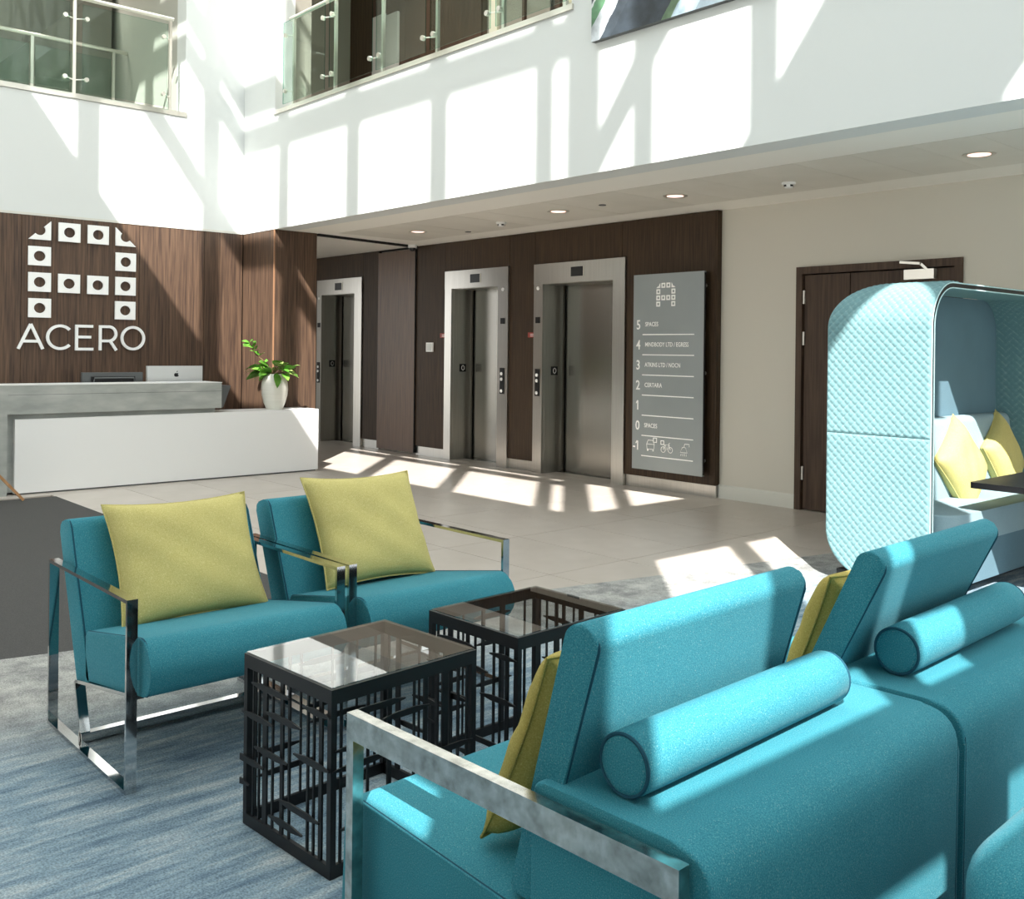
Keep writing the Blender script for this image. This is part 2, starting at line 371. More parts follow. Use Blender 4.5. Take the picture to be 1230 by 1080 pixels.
# ------------------------------------------------------------------ setting: lift wall (wall_back)
YW, YB = 7.75, 7.82
ELEV = [(-13.18, -11.95), (-10.01, -8.785), (-8.335, -6.93)]      # outer frame x ranges
bm = BM()
xs = [-15.5] + [v for e_ in ELEV for v in (e_[0] + 0.05, e_[1] - 0.05)] + [-5.79]
for i in range(0, len(xs), 2): bx(bm, xs[i], xs[i + 1], 7.80, 8.6, 0, 2.773)
for a, b_ in ELEV: bx(bm, a + 0.05, b_ - 0.05, 7.80, 8.6, 2.2, 2.773); bx(bm, a + 0.05, b_ - 0.05, 8.25, 8.6, 0, 2.2)
DX0, DX1, DZ = -4.94, -3.455, 2.175
bx(bm, -5.79, DX0 + 0.03, YB, 8.6, 0, 2.773); bx(bm, DX1 - 0.03, 1.6, YB, 8.6, 0, 2.773); bx(bm, DX0 + 0.03, DX1 - 0.03, YB, 8.6, DZ - 0.03, 2.773); bx(bm, DX0, DX1, 8.1, 8.6, 0, DZ)
wb = obj('wall_back', bm, M_warm, kind=S)
def panel(x0, x1, z0, z1, y=YW, t=0.05, m=None, nm='wood_panel', par=None):
    return obj(nm, box(x0 + 0.0025, x1 - 0.0025, y, y + t, z0, z1), m or M_wood_hall, par or wb, bevel=0.0015, seg=1)
ZP = 2.768
panel(-15.4, -13.185, 0.12, ZP); panel(-13.185, -11.945, 2.42, ZP); panel(-11.945, -11.545, 0.12, ZP)
panel(-10.655, -10.02, 0.12, ZP); panel(-10.02, -8.785, 2.40, ZP); panel(-8.785, -8.34, 0.12, ZP); panel(-8.34, -6.998, 2.395, ZP)
panel(-6.998, -5.79, 0.12, ZP); panel(-6.998, -6.928, 0.12, 2.395)
obj('panel_end', box(-5.789, -5.775, YW, 7.85, 0.12, ZP), M_wood_hall, wb)
obj('panel_end', box(-11.56, -10.645, YW + .02, 7.80, 2.75, 2.772), M_dark, wb)
for a, b_ in ((-11.945, -11.545), (-10.655, -10.02), (-8.785, -8.34), (-6.93, -5.795)):
    obj('metal_skirting', box(a, b_, YW + 0.018, 7.80, 0, 0.115), M_steel, wb)
obj('metal_skirting', box(-5.795, -5.778, YW + 0.018, 7.84, 0, 0.115), M_steel, wb)
bs = obj('baseboard_back', prism(BM(), [(YB, 0), (YB - 0.018, 0), (YB - 0.018, 0.115), (YB - 0.008, 0.13), (YB, 0.13)], -5.775, DX0, 'x'), M_base, kind=S)
obj('baseboard_back', prism(BM(), [(YB, 0), (YB - 0.018, 0), (YB - 0.018, 0.115), (YB - 0.008, 0.13), (YB, 0.13)], DX1, 1.55, 'x'), M_base, kind=S)

# lifts
def lift(i, x0, x1, ztop, zhead, jl, jr, red_side, panel_side):
    d = obj('door_%d' % i, box(x0, x1, YW - 0.025, YW + 0.03, zhead, ztop), M_steel, kind=S, bevel=0.003, seg=1)
    obj('jamb', box(x0, jl, YW - 0.022, YW + 0.03, 0, zhead), M_steel, d, bevel=0.003, seg=1)
    obj('jamb', box(jr, x1, YW - 0.022, YW + 0.03, 0, zhead), M_steel, d, bevel=0.003, seg=1)
    obj('reveal', box(jl - 0.01, jl + 0.002, YW + 0.02, 8.05, 0, zhead), M_steel, d)
    obj('reveal', box(jr - 0.002, jr + 0.01, YW + 0.02, 8.05, 0, zhead), M_steel, d)
    obj('reveal', box(jl, jr, YW + 0.02, 8.05, zhead - 0.004, zhead + 0.01), M_steel, d)
    obj('sill', box(jl, jr, 7.98, 8.2, -0.01, 0.004), M_steel_d, d)
    obj('slow_leaf', box(jl + 0.0, jl + 0.15, 8.09, 8.13, 0.008, zhead), M_steel_d, d)
    obj('fast_leaf', box(jl + 0.12, jr, 8.045, 8.085, 0.008, zhead), M_steel_d, d)
    xm = (x0 + x1) / 2
    ds = obj('floor_display', box(xm - 0.095, xm + 0.095, YW - 0.031, YW - 0.02, ztop - 0.165, ztop - 0.06), M_blackp, d)
    obj('display_edge', box(xm + 0.095, xm + 0.105, YW - 0.033, YW - 0.02, ztop - 0.168, ztop - 0.057), M_rail, ds)
    px = (x0 + jl) / 2 if panel_side < 0 else (x1 + jr) / 2
    obj('arrival_lamp', disc((px, YW - 0.027, zhead - 0.045), 0.02, 'y', 0.012), M_letter, d)
    obj('key_reader', box(px - 0.035, px + 0.035, YW - 0.03, YW - 0.02, 1.715, 1.785), M_blackp, d)
    cpn = obj('call_panel', box(px - 0.034, px + 0.034, YW - 0.032, YW - 0.02, 0.88, 1.19), M_blackp, d, bevel=0.003, seg=1)
    for z_ in (1.12, 1.055, 0.915): obj('call_button', disc((px, YW - 0.035, z_), 0.02, 'y', 0.008, 14), M_letter, cpn)
    rv = obj('lift_number', box(jl + 0.002, jl + 0.010, 7.87, 7.97, 1.12, 1.22), M_blackp, d)
    obj('number_ring', tube(BM(), [(jl + 0.012, 7.92 + 0.022 * math.cos(a), 1.17 + 0.03 * math.sin(a)) for a in [k * math.pi / 6 for k in range(12)]], 0.004, 5, True), M_letter, rv)
    if red_side:
        s_ = obj('warning_label', box(x0 - 0.115, x0 - 0.003, YW - 0.004, YW + 0.01, 1.552, 1.61), M_red, d)
        for q in range(2): obj('label_line', box(x0 - 0.075, x0 - 0.012, YW - 0.005, YW, 1.566 + q * 0.02, 1.572 + q * 0.02), M_letter, s_)
    return d
lift(1, -13.18, -11.95, 2.425, 2.2, -13.05, -12.14, False, -1)
lift(2, -10.01, -8.785, 2.397, 2.172, -9.875, -8.97, True, 1)
lift(3, -8.335, -6.935, 2.39, 2.16, -8.188, -7.107, True, -1)

# tall pocket door folded into the panelling
d5 = obj('door_5', box(-11.535, -10.665, YW - 0.02, YW + 0.03, 0.02, 2.735), noise_color(mat('warm_walnut_door', (84, 60, 40), 0.4), (74, 52, 34), (104, 76, 52), scale=(14, 14, 0.55), nscale=4, detail=6, bump=0.04), kind=S, bevel=0.004, seg=1)
obj('closing_edge', box(-10.664, -10.656, YW - 0.022, YW + 0.03, 0.02, 2.735), M_dark, d5)
# wooden double door behind the booth
d4 = obj('door_4', box(DX0, DX0 + 0.06, YB - 0.025, YB + 0.12, 0, DZ), M_woodd, kind=S, bevel=0.003, seg=1)
obj('frame_post', box(DX1 - 0.06, DX1, YB - 0.025, YB + 0.12, 0, DZ), M_woodd, d4, bevel=0.003, seg=1)
obj('frame_head', box(DX0 + 0.06, DX1 - 0.06, YB - 0.025, YB + 0.12, DZ - 0.065, DZ), M_woodd, d4, bevel=0.003, seg=1)
lf = obj('narrow_leaf', box(DX0 + 0.07, -4.43, YB + 0.005, YB + 0.05, 0.01, DZ - 0.075), M_woodd, d4, bevel=0.002, seg=1)
for z0, z1 in ((1.845, 1.965), (1.475, 1.595), (0.27, 0.39)): obj('hinge', box(DX0 + 0.057, DX0 + 0.077, YB - 0.012, YB + 0.01, z0, z1), M_rail, lf)
lf2 = obj('wide_leaf', box(-4.422, DX1 - 0.07, YB + 0.005, YB + 0.05, 0.01, DZ - 0.075), M_woodd, d4, bevel=0.002, seg=1)
cl = obj('door_closer', box(-3.92, -3.67, YB - 0.05, YB + 0.006, 2.015, 2.095), M_rail, lf2, bevel=0.004, seg=1)
obj('closer_arm', beam(BM(), (-3.94, YB - 0.07, 2.158), (-3.77, YB - 0.07, 2.138), 0.03, 0.02), M_rail, cl)
obj('closer_arm', beam(BM(), (-3.77, YB - 0.07, 2.135), (-3.735, YB - 0.04, 2.09), 0.02, 0.02), M_rail, cl)
obj('gap_shadow_strip', box(-4.43, -4.422, YB + 0.02, YB + 0.05, 0.01, DZ - 0.075), M_dark, d4)

# small wall fittings
o = empty('thermostat', (-10.335, YW, 1.43), 0, 'white wall control beside the left lift frame on dark panelling', 'wall control')
obj('casing', box(-0.07, 0.07, -0.02, 0, -0.06, 0.06), M_white_gloss, o, bevel=0.006)
obj('cover_plate', box(-0.05, 0.05, -0.026, -0.018, -0.045, 0.045), M_white, o, bevel=0.003)

# ------------------------------------------------------------------ ceiling below the gallery
YF, ZC, XR = 5.505, 2.773, -11.15
bm = BM(); bx(bm, -15.5, XR - 0.2, YF, 6.23, ZC, 4.10); bx(bm, XR - 0.2, 1.6, YF + 0.25, 6.23, ZC, 4.09); bx(bm, -15.5, 1.6, 7.36, 8.6, ZC, 4.10); bx(bm, -15.5, 1.6, 6.23, 7.36, ZC + 0.02, 4.10)
bx(bm, -15.5, -10.15, 6.23, 7.36, ZC, ZC + 0.02)
ce = obj('ceiling', bm, M_ceil, kind=S)
xx = -10.15
while xx < 1.5:
    w = 0.44
    obj('ceiling_panel', box(xx + 0.002, min(xx + w, 1.59) - 0.002, 6.232, 7.358, ZC - 0.001 - 0.002 * rnd.random(), ZC + 0.018), M_cpanel, ce); xx += w
obj('trim_1', beam(BM(), (-10.39, 6.09, ZC - 0.012), (-10.65, 7.74, ZC - 0.012), 0.05, 0.03), M_dark, kind=S)
DL = [(-9.32, 6.79), (-6.95, 6.76), (-5.525, 6.80), (-2.92, 6.83)]
names = ['leftmost ceiling downlight, above the middle lift', 'ceiling downlight above the nearer lift', 'ceiling downlight above the floor directory board', 'rightmost ceiling downlight, above the wooden double door']
for (px, py), nm in zip(DL, names):
    o = empty('downlight', (px, py, ZC), 0, 'round recessed ' + nm, 'downlight', 'recessed downlights')
    obj('rim', lathe(BM(), [(0.072, 0.0), (0.108, 0.0), (0.108, -0.006), (0.092, -0.009), (0.072, -0.004)], 28), M_rail, o, smooth=True)
    obj('lamp', disc((0, 0, -0.003), 0.074, 'z', 0.006, 24), M_bulb, o)
for (px, py), nm in (((-4.45, 6.9), 'white smoke detector on the ceiling near the wooden double door'), ((-7.99, 6.92), 'white smoke detector on the ceiling between the two nearer lifts')):
    o = empty('smoke_detector', (px, py, ZC), 0, nm, 'smoke detector')
    obj('base', lathe(BM(), [(0.055, 0), (0.055, -0.018), (0.045, -0.022)], 20), M_white_gloss, o, smooth=True)
    obj('sensor_head', lathe(BM(), [(0.038, -0.02), (0.038, -0.03), (0.03, -0.045), (0.01, -0.05)], 20), M_white_gloss, o, smooth=True)
    for k in range(4): obj('vent_slot', beam(BM(), (0.038 * math.cos(k * 1.57 + .9), 0.038 * math.sin(k * 1.57 + .9), -0.03), (0.038 * math.cos(k * 1.57 + 1.6), 0.038 * math.sin(k * 1.57 + 1.6), -0.03), 0.006, 0.014), M_blackp, o)
for px, py, nm in ((-6.35, 6.75, 'small flat ceiling sensor right of the second downlight'), (-8.9, 7.2, 'small flat ceiling sensor near the middle lift')):
    tag(obj('ceiling_sensor', disc((px, py, ZC - 0.004), 0.035, 'z', 0.008), M_grey), nm, 'sensor')
o = empty('security_camera', (-10.58, 7.62, ZC), 0, 'small dome security camera in the ceiling corner above the tall door', 'camera')
obj('housing', lathe(BM(), [(0.06, 0), (0.06, -0.03), (0.05, -0.04)], 18), M_white_gloss, o, smooth=True)
obj('dome', lathe(BM(), [(0.045, -0.038), (0.042, -0.06), (0.03, -0.078), (0.008, -0.085)], 18), M_blackp, o, smooth=True)

# ------------------------------------------------------------------ walls above: white reception wall, gallery front
bm = BM()
bx(bm, XR - 0.25, XR, -1.5, 5.7, 2.795, 4.075); bx(bm, XR - 0.25, XR, 4.763, 5.7, 4.075, 15.6); bx(bm, XR - 0.25, XR, -1.5, 0.4, 4.075, 15.6); bx(bm, XR - 0.25, XR, 0.4, 4.763, 6.7, 15.6)
wl_ = obj('wall_left', bm, M_white, kind=S)
obj('trim_2', box(XR - 0.02, XR + 0.006, -1.5, 5.49, 2.772, 2.797), M_base, kind=S)
bm = BM()
bx(bm, XR - 0.2, 1.6, YF, YF + 0.25, ZC + 0.0, 4.095); bx(bm, XR - 0.2, -10.38, YF, YF + 0.25, 4.095, 15.6); bx(bm, -5.535, 1.6, YF, YF + 0.25, 4.095, 15.6); bx(bm, -10.38, -5.535, YF, YF + 0.25, 6.7, 15.6)
obj('wall_upper', bm, M_white, kind=S)
# reception wall: backing and walnut panels
rw = obj('wall_reception', box(XR - 0.25, XR - 0.03, -1.5, 5.7, 0, 2.773), M_dark, kind=S)
for y0, y1 in ((-1.5, -0.7), (-0.7, 0.53), (0.53, 1.77), (1.77, 3.007), (3.007, 4.245), (4.245, 5.015), (5.015, 5.5)):
    obj('wood_panel', box(XR - 0.03, XR, y0 + 0.0025, y1 - 0.0025, 0, 2.772), M_wood, rw, bevel=0.0015, seg=1)
pr = obj('pillar_reception', box(XR, -10.37, 5.51, 6.07, 0, 2.772), M_wood, kind=S, bevel=0.003, seg=1)
obj('edge_bead', box(-10.376, -10.362, 5.502, 5.516, 0.7, 2.772), mat('bead_wood', (150, 112, 84), 0.4), pr)
obj('wall_corridor_end', box(-15.5, -15.4, 5.7, 8.6, 0, 2.773), M_warm, kind=S)
obj('wall_side', box(XR - 0.25, XR, 5.7, 6.05, 0, 2.773), M_wood_hall, kind=S)

# galleries behind the openings
bm = BM(); bx(bm, -15.2, XR - 0.25, -1.5, 5.75, 3.8, 4.10)
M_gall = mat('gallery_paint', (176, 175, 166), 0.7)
obj('floor_gallery', bm, M_gall, kind=S)
bm = BM(); bx(bm, -15.4, -15.2, -1.5, 5.75, 3.8, 6.9); bx(bm, -15.2, XR - 0.25, 4.763 + 0.0, 5.75, 4.1, 6.9)
obj('wall_gallery', bm, M_gall, kind=S)
obj('ceiling_gallery', box(-15.4, XR - 0.25, -1.5, 5.75, 6.7, 6.9), M_ceil, kind=S)
bm = BM(); bx(bm, -12.6, 1.6, 8.0, 8.2, 4.1, 6.9); bx(bm, -12.8, -12.6, YF + .25, 8.2, 4.1, 6.9); bx(bm, -12.6, -10.38, YF + .25, 5.97, 4.1, 6.7)
obj('wall_gallery', bm, M_greyw, kind=S)
obj('ceiling_gallery', box(-12.8, 1.6, YF + 0.25, 8.2, 6.7, 6.9), M_ceil, kind=S)
# dark panelling, doors and louvres on the gallery's back wall
gw = obj('wall_gallery_back', box(-12.6, -9.55, 7.93, 8.0, 4.1, 6.7), mat('gallery_wood', (92, 78, 66), 0.5), kind=S)
for y0, y1 in ((-12.6, -11.95), (-11.95, -11.2), (-11.2, -10.4), (-10.4, -9.55)): obj('wood_panel', box(y0 + .003, y1 - .003, 7.9, 7.93, 4.1, 6.69), M_woodd, gw)
gd = obj('door_6', box(-11.95, -11.65, 7.86, 7.9, 4.12, 6.15), mat('pale_door', (190, 192, 188), 0.5), kind=S)
obj('door_leaf', box(-11.60, -11.33, 7.86, 7.9, 4.12, 6.1), MATS['pale_door'], gd)
ga = obj('window_1', box(-9.35, -9.2, 7.86, 8.0, 4.1, 6.7), M_louvre, kind=S)
obj('pane', box(-9.2, -8.72, 7.9, 7.92, 4.1, 6.7), M_greyw, ga); obj('mullion', box(-8.74, -8.70, 7.86, 7.94, 4.1, 6.7), M_woodd, ga); obj('pane', box(-8.70, -8.3, 7.9, 7.92, 4.1, 6.7), M_greyw, ga)
lv = obj('door_7', box(-8.2, -8.12, 7.88, 8.0, 4.1, 6.3), M_woodd, kind=S)
obj('louvre_frame', box(-8.12, -7.4, 7.93, 8.0, 4.1, 6.3), M_louvre, lv)
for k in range(40): obj('slat', beam(BM(), (-8.1, 7.92, 4.14 + k * 0.05), (-7.42, 7.92, 4.14 + k * 0.05), 0.03, 0.012, (0, 0.4, 1)), M_louvre, lv)
obj('jamb', box(-7.4, -7.32, 7.88, 8.0, 4.1, 6.3), M_woodd, lv); obj('lock_case', box(-7.28, -7.18, 7.9, 8.0, 5.0, 5.12), M_grey, lv)
tr_ = obj('trim_3', box(XR - 0.02, XR + 0.015, -1.5, 4.777, 4.077, 4.132), M_rail, kind=S)
obj('trim_4', box(-10.385, -5.512, YF - 0.018, YF + 0.02, 4.095, 4.142), M_rail, kind=S)

for gx, gy in ((-10.6, 7.2), (-8.9, 7.0), (-7.2, 7.0), (-13.6, 2.4), (-13.6, 4.0)):  # unseen downlights added to brighten the gallery interiors
    o = empty('downlight', (gx, gy, 6.70), 0, 'recessed downlight added as fill in the gallery ceiling over ' + {-10.6: 'the pillar end of the lift gallery', -8.9: 'the middle of the lift gallery', -7.2: 'the louvred door end of the lift gallery', -13.6: 'the left gallery, nearer the entrance' if gy < 3 else 'the left gallery, nearer the lifts'}[gx], 'downlight')
    obj('rim', lathe(BM(), [(0.072, 0.0), (0.108, 0.0), (0.108, -0.006), (0.092, -0.009), (0.072, -0.004)], 28), M_rail, o, smooth=True)
    obj('lamp', disc((0, 0, -0.003), 0.074, 'z', 0.006, 24), M_bulb, o)
    lp = bpy.data.lights.new('gallery_fill_spot', 'SPOT'); lp.energy = 70 if gy > 6 else 110; lp.spot_size = R(130); lp.spot_blend = 0.8; lp.shadow_soft_size = 0.09; lp.color = (1, 0.93, 0.86)
    lo_ = bpy.data.objects.new('gallery_fill_spot', lp); lo_.location = (0, 0, -0.02); link(lo_, o)
st_ = obj('wall_stair', prism(BM(), [(2.55, 4.10), (4.70, 4.10), (4.70, 6.19), (4.62, 6.19)], -14.6, -13.4, 'x'), M_greyw, kind=S)
for k in range(11): obj('stair_tread', box(-14.6, -13.42, 2.70 + k * 0.18, 2.90 + k * 0.18, 4.10 + 0.178 * k + 0.11, 4.10 + 0.178 * k + 0.15), M_gall, st_)
# balustrades -------------------------------------------------------------
def balustrade(label, P, axis, posts, panes, zf, ztop, zglass, rail_span, group, nrm, sect=0.03, discs=True, rails=True):
    """P(u,off,z) gives a point; posts list of u; panes list of (u0,u1)"""
    o = empty('balustrade', P(posts[0], 0, zf), 0, label, 'railing', group)
    inv = o.location.copy()
    def q(u, off, z): return Vector(P(u, off, z)) - inv
    for u in posts:
        bm = BM(); beam(bm, q(u, 0, zf), q(u, 0, ztop), sect, sect, axis); obj('post', bm, M_rail, o, bevel=0.004, seg=1)
    if rails: obj('handrail', tube(BM(), [q(rail_span[0], 0, ztop + 0.02), q(rail_span[1], 0, ztop + 0.02)], 0.024, 12), M_rail, o, smooth=True)
    for u0, u1 in panes:
        bm = BM(); a, b_ = q(u0, nrm, zf + 0.02), q(u1, nrm, zglass)
        th = Vector(P(0, 0.005, 0)) - Vector(P(0, -0.005, 0))
        c = [a, q(u1, nrm, zf + 0.02), b_, q(u0, nrm, zglass)]
        A = [bm.verts.new(p) for p in c]; B = [bm.verts.new(p + th) for p in c]
        bm.faces.new(A); bm.faces.new(B[::-1])
        pane = obj('glass_pane', bm, M_glass, o)
        bm = BM(); A = [bm.verts.new(p) for p in c]; B = [bm.verts.new(p + th) for p in c]
        for k in range(4): bm.faces.new((A[k], A[(k + 1) % 4], B[(k + 1) % 4], B[k]))
        obj('glass_edge', bm, M_gedge, pane)
        if discs:
            for u in (u0 + 0.045, u1 - 0.045):
                for z in (zf + 0.16, zglass - 0.15):
                    d0 = q(u, nrm - 0.012 * (1 if nrm < 0 else 1), z); d1 = q(u, nrm + 0.02, z)
                    obj('clamp_disc', tube(BM(), [d0, d1], 0.024, 14), M_rail, pane, smooth=True)
                    up_ = min(posts, key=lambda v: abs(v - u))
                    if abs(up_ - u) < 0.2: obj('clamp_arm', tube(BM(), [q(u, nrm + 0.01, z), q(up_, 0, z - 0.015)], 0.007, 8), M_rail, pane, smooth=True)
    return o
balustrade('glass balustrade of the gallery over the white reception wall', lambda u, off, z: (XR + off, u, z), (1, 0, 0), [0.45, 1.48, 2.47, 3.515, 4.575], [(0.53, 1.40), (1.56, 2.39), (2.55, 3.455), (3.59, 4.53)], 4.132, 5.16, 5.10, (0.4, 4.61), 'front balustrades', 0.03)
balustrade('glass balustrade of the gallery over the lift lobby', lambda u, off, z: (u, YF - off, z), (0, 1, 0), [-9.945, -9.06, -8.17, -7.28, -6.35, -5.6], [(-10.1, -9.2), (-9.11, -8.29), (-8.22, -7.40), (-7.33, -6.47), (-6.40, -5.545)], 4.142, 5.10, 5.08, (-10.04, -5.54), 'front balustrades', 0.045)
balustrade('inner steel railing behind the glass, along the stair on the left gallery', lambda u, off, z: (-13.0 + off, u, z), (1, 0, 0), [1.6, 2.6, 3.6, 4.585], [(1.64, 2.56), (2.64, 3.56), (3.64, 4.55)], 4.1, 5.2, 5.1, (1.4, 4.76), None, 0.0, sect=0.035, discs=False)

# picture on the gallery front
M_print = mat('aerial_print', (90, 100, 105), 0.4); n, l, b = nodes(M_print)
t = n.new('ShaderNodeTexCoord'); mp = n.new('ShaderNodeMapping'); mp.inputs['Rotation'].default_value = (0, R(52), 0)
l.new(t.outputs['Object'], mp.inputs[0]); sp = n.new('ShaderNodeSeparateXYZ'); l.new(mp.outputs[0], sp.inputs[0])
nz = n.new('ShaderNodeTexNoise'); nz.inputs['Scale'].default_value = 9; nz.inputs['Detail'].default_value = 8; l.new(t.outputs['Object'], nz.inputs['Vector'])
ad = n.new('ShaderNodeMath'); ad.operation = 'MULTIPLY_ADD'; ad.inputs[1].default_value = 0.05; l.new(nz.outputs['Fac'], ad.inputs[0]); l.new(sp.outputs['Z'], ad.inputs[2])
mr = n.new('ShaderNodeMapRange'); mr.inputs['From Min'].default_value = -0.9; mr.inputs['From Max'].default_value = 0.5; l.new(ad.outputs[0], mr.inputs['Value'])
rp = n.new('ShaderNodeValToRGB'); rp.color_ramp.interpolation = 'CONSTANT'; e = rp.color_ramp.elements
stops = [(0.0, (120, 134, 142)), (0.10, (150, 168, 178)), (0.22, (96, 120, 92)), (0.27, (52, 60, 68)), (0.55, (60, 68, 76)), (0.61, (196, 202, 206)), (0.70, (96, 140, 104)), (0.77, (214, 218, 218)), (0.785, (74, 82, 90)), (0.93, (200, 204, 206)), (0.96, (84, 92, 98))]
e[0].position = 0; e[0].color = lin(*stops[0][1]); e[1].position = stops[1][0]; e[1].color = lin(*stops[1][1])
for p_, c_ in stops[2:]:
    q = e.new(p_); q.color = lin(*c_)
l.new(mr.outputs[0], rp.inputs[0])
hs = n.new('ShaderNodeHueSaturation'); m2 = n.new('ShaderNodeMapRange'); m2.inputs['From Min'].default_value = .3; m2.inputs['From Max'].default_value = .7; m2.inputs['To Min'].default_value = 0.6; m2.inputs['To Max'].default_value = 1.4
l.new(nz.outputs['Fac'], m2.inputs['Value']); l.new(m2.outputs[0], hs.inputs['Value']); l.new(rp.outputs[0], hs.inputs['Color']); l.new(hs.outputs[0], b.inputs['Base Color'])
o = empty('wall_picture', (-5.27, YF, 3.772), 0, 'large aerial road photograph hung on the white gallery front', 'picture')
obj('stretcher', box(0, 3.6, -0.045, 0, 0, 2.4), M_grey, o)
obj('print', box(0, 3.6, -0.048, -0.045, 0, 2.4), M_print, o)

# ------------------------------------------------------------------ facades behind the camera (sun comes through these)
def facade(name, axis, pos, u0, u1, z0, z1, holes, th=0.03):
    us = sorted({u0, u1} | {h[k] for h in holes for k in (0, 1)}); zs = sorted({z0, z1} | {h[k] for h in holes for k in (2, 3)})
    us = [u for u in us if u0 <= u <= u1]; zs = [z for z in zs if z0 <= z <= z1]
    bm = BM()
    for a, b_ in zip(zs, zs[1:]):
        start = None
        for k, (p, q) in enumerate(zip(us, us[1:])):
            solid = not any(h[0] < (p + q) / 2 < h[1] and h[2] < (a + b_) / 2 < h[3] for h in holes)
            if solid and start is None: start = p
            if start is not None and (not solid or k == len(us) - 2):
                end = q if solid else p
                if axis == 'y': bx(bm, start, end, pos - th, pos, a, b_)
                else: bx(bm, pos, pos + th, start, end, a, b_)
                start = None
    return obj(name, bm, M_face, kind=S)
FYD, FXE, ZT = -1.5, 1.6, 15.5
bays = [(-11.5, -10.3), (-10.1, -8.9), (-8.65, -7.45), (-7.2, -6.02), (-5.78, -4.58), (-4.36, -3.17), (-2.95, -1.73), (-1.49, -0.28), (-0.03, 1.16), (1.36, 1.53)]
holes = [(a, b_, z0, z1) for a, b_ in bays for z0, z1 in ((10.44, 12.1), (12.41, 13.45), (13.77, 13.91), (14.31, 15.4))]
holes += [(a, b_, 0.06, 3.8) for a, b_ in ((-11, -9.5), (-9.4, -7.6), (-7.5, -5.7), (-5.6, -3.8))]
holes += [(0.84, 1.15, 4.17, 4.42)] + [(a, a + 0.85, 4.15, 6.65) for a in (-15.1, -14.2, -13.3, -12.4)]  # openings shaped for the seat's sun patch and gallery fill
facade('wall_front', 'y', FYD, -15.4, FXE, -0.2, ZT, holes)
holes = [(a, b_, z0, z1) for a, b_ in ((-1.26, -0.91), (-0.73, 0.10), (0.30, 1.5), (1.7, 2.9), (3.1, 4.3), (4.5, 5.3)) for z0, z1 in ((10.35, 12.15), (12.46, 13.5), (13.8, 15.4))]
holes += [(-0.73, 0.10, 6.3, 8.12)] + [(a, b_, 5.0, 8.10) for a, b_ in ((0.30, 1.38), (1.9, 2.9), (3.1, 4.3), (4.5, 5.3))] + [(1.7, 1.9, 5.0, 7.25), (1.7, 1.9, 7.72, 8.10)]  # solid strip added between two openings to shade the booth's back
holes += [(2.9, 4.0, 0.06, 4.9), (4.1, 5.3, 0.06, 4.9), (5.8, 7.75, 0.06, 2.72), (5.85, 7.95, 4.2, 6.65)]  # openings added to let in more sky light
holes += [(-1.38, -0.55, 4.3, 4.58), (-1.49, -0.95, 4.58, 5.6), (-0.40, -0.13, 4.3, 4.58), (-0.50, -0.36, 4.58, 5.9)]  # openings shaped to set the sun patches on the sofas
holes += [(-0.78, -0.42, 3.72, 3.87), (-0.1, 1.2, 3.70, 3.95)]
facade('wall_right', 'x', FXE, FYD, 8.6, -0.2, ZT, holes)
obj('sun_blocking_canopy', box(-15, 4.4, -4.6, FYD - 0.03, 3.86, 3.98), M_face, kind=S)  # unseen canopy added to block sun at the ground-floor openings
obj('ground_outside', box(-40, 40, -40, 40, -0.4, -0.21), M_ground, kind=S)

# ------------------------------------------------------------------ reception desk
XD = -9.91
o = empty('reception_desk', (XD, 4.2, 0), 0, 'long reception desk with white front box and grey concrete counter', 'desk')
def d_(x0, x1, y0, y1, z0, z1): return box(x0, x1, y0 - 4.2, y1 - 4.2, z0, z1)
obj('white_box', d_(-0.44, 0, 2.633, 5.844, 0.015, 0.705), M_white_gloss, o, bevel=0.003, seg=1)
obj('plinth', d_(-0.40, -0.012, 2.65, 5.82, 0, 0.016), M_grey, o)
bm = d_(-0.40, 0.015, 0.2, 4.66, 0.754, 1.022); bx(bm, -0.40, 0.015, 0.2 - 4.2, 2.566 - 4.2, 0, 0.754)
obj('counter', bm, M_conc, o, bevel=0.004, seg=1)
obj('counter_top_edge', d_(-0.41, 0.018, 0.195, 4.664, 1.0225, 1.028), M_white_gloss, o)
obj('counter_joint', d_(0.0152, 0.0162, 2.57, 4.658, 0.933, 0.936), M_grey, o)
obj('recessed_back', d_(-0.42, -0.06, 2.5, 4.62, 0.02, 0.754), M_conc, o)
bm = prism(BM(), [(4.655 - 4.2, 0.756), (4.715 - 4.2, 0.756), (4.80 - 4.2, 0.988), (4.655 - 4.2, 0.988)], -0.42, -0.06, 'x')
obj('end_bracket', bm, M_grey, o, bevel=0.003, seg=1)
obj('work_surface', d_(-1.05, -0.38, 0.3, 4.66, 0.68, 0.71), M_white_gloss, o)
obj('side_panel', d_(-1.05, -0.38, 4.62, 4.66, 0.0, 0.68), M_white_gloss, o)
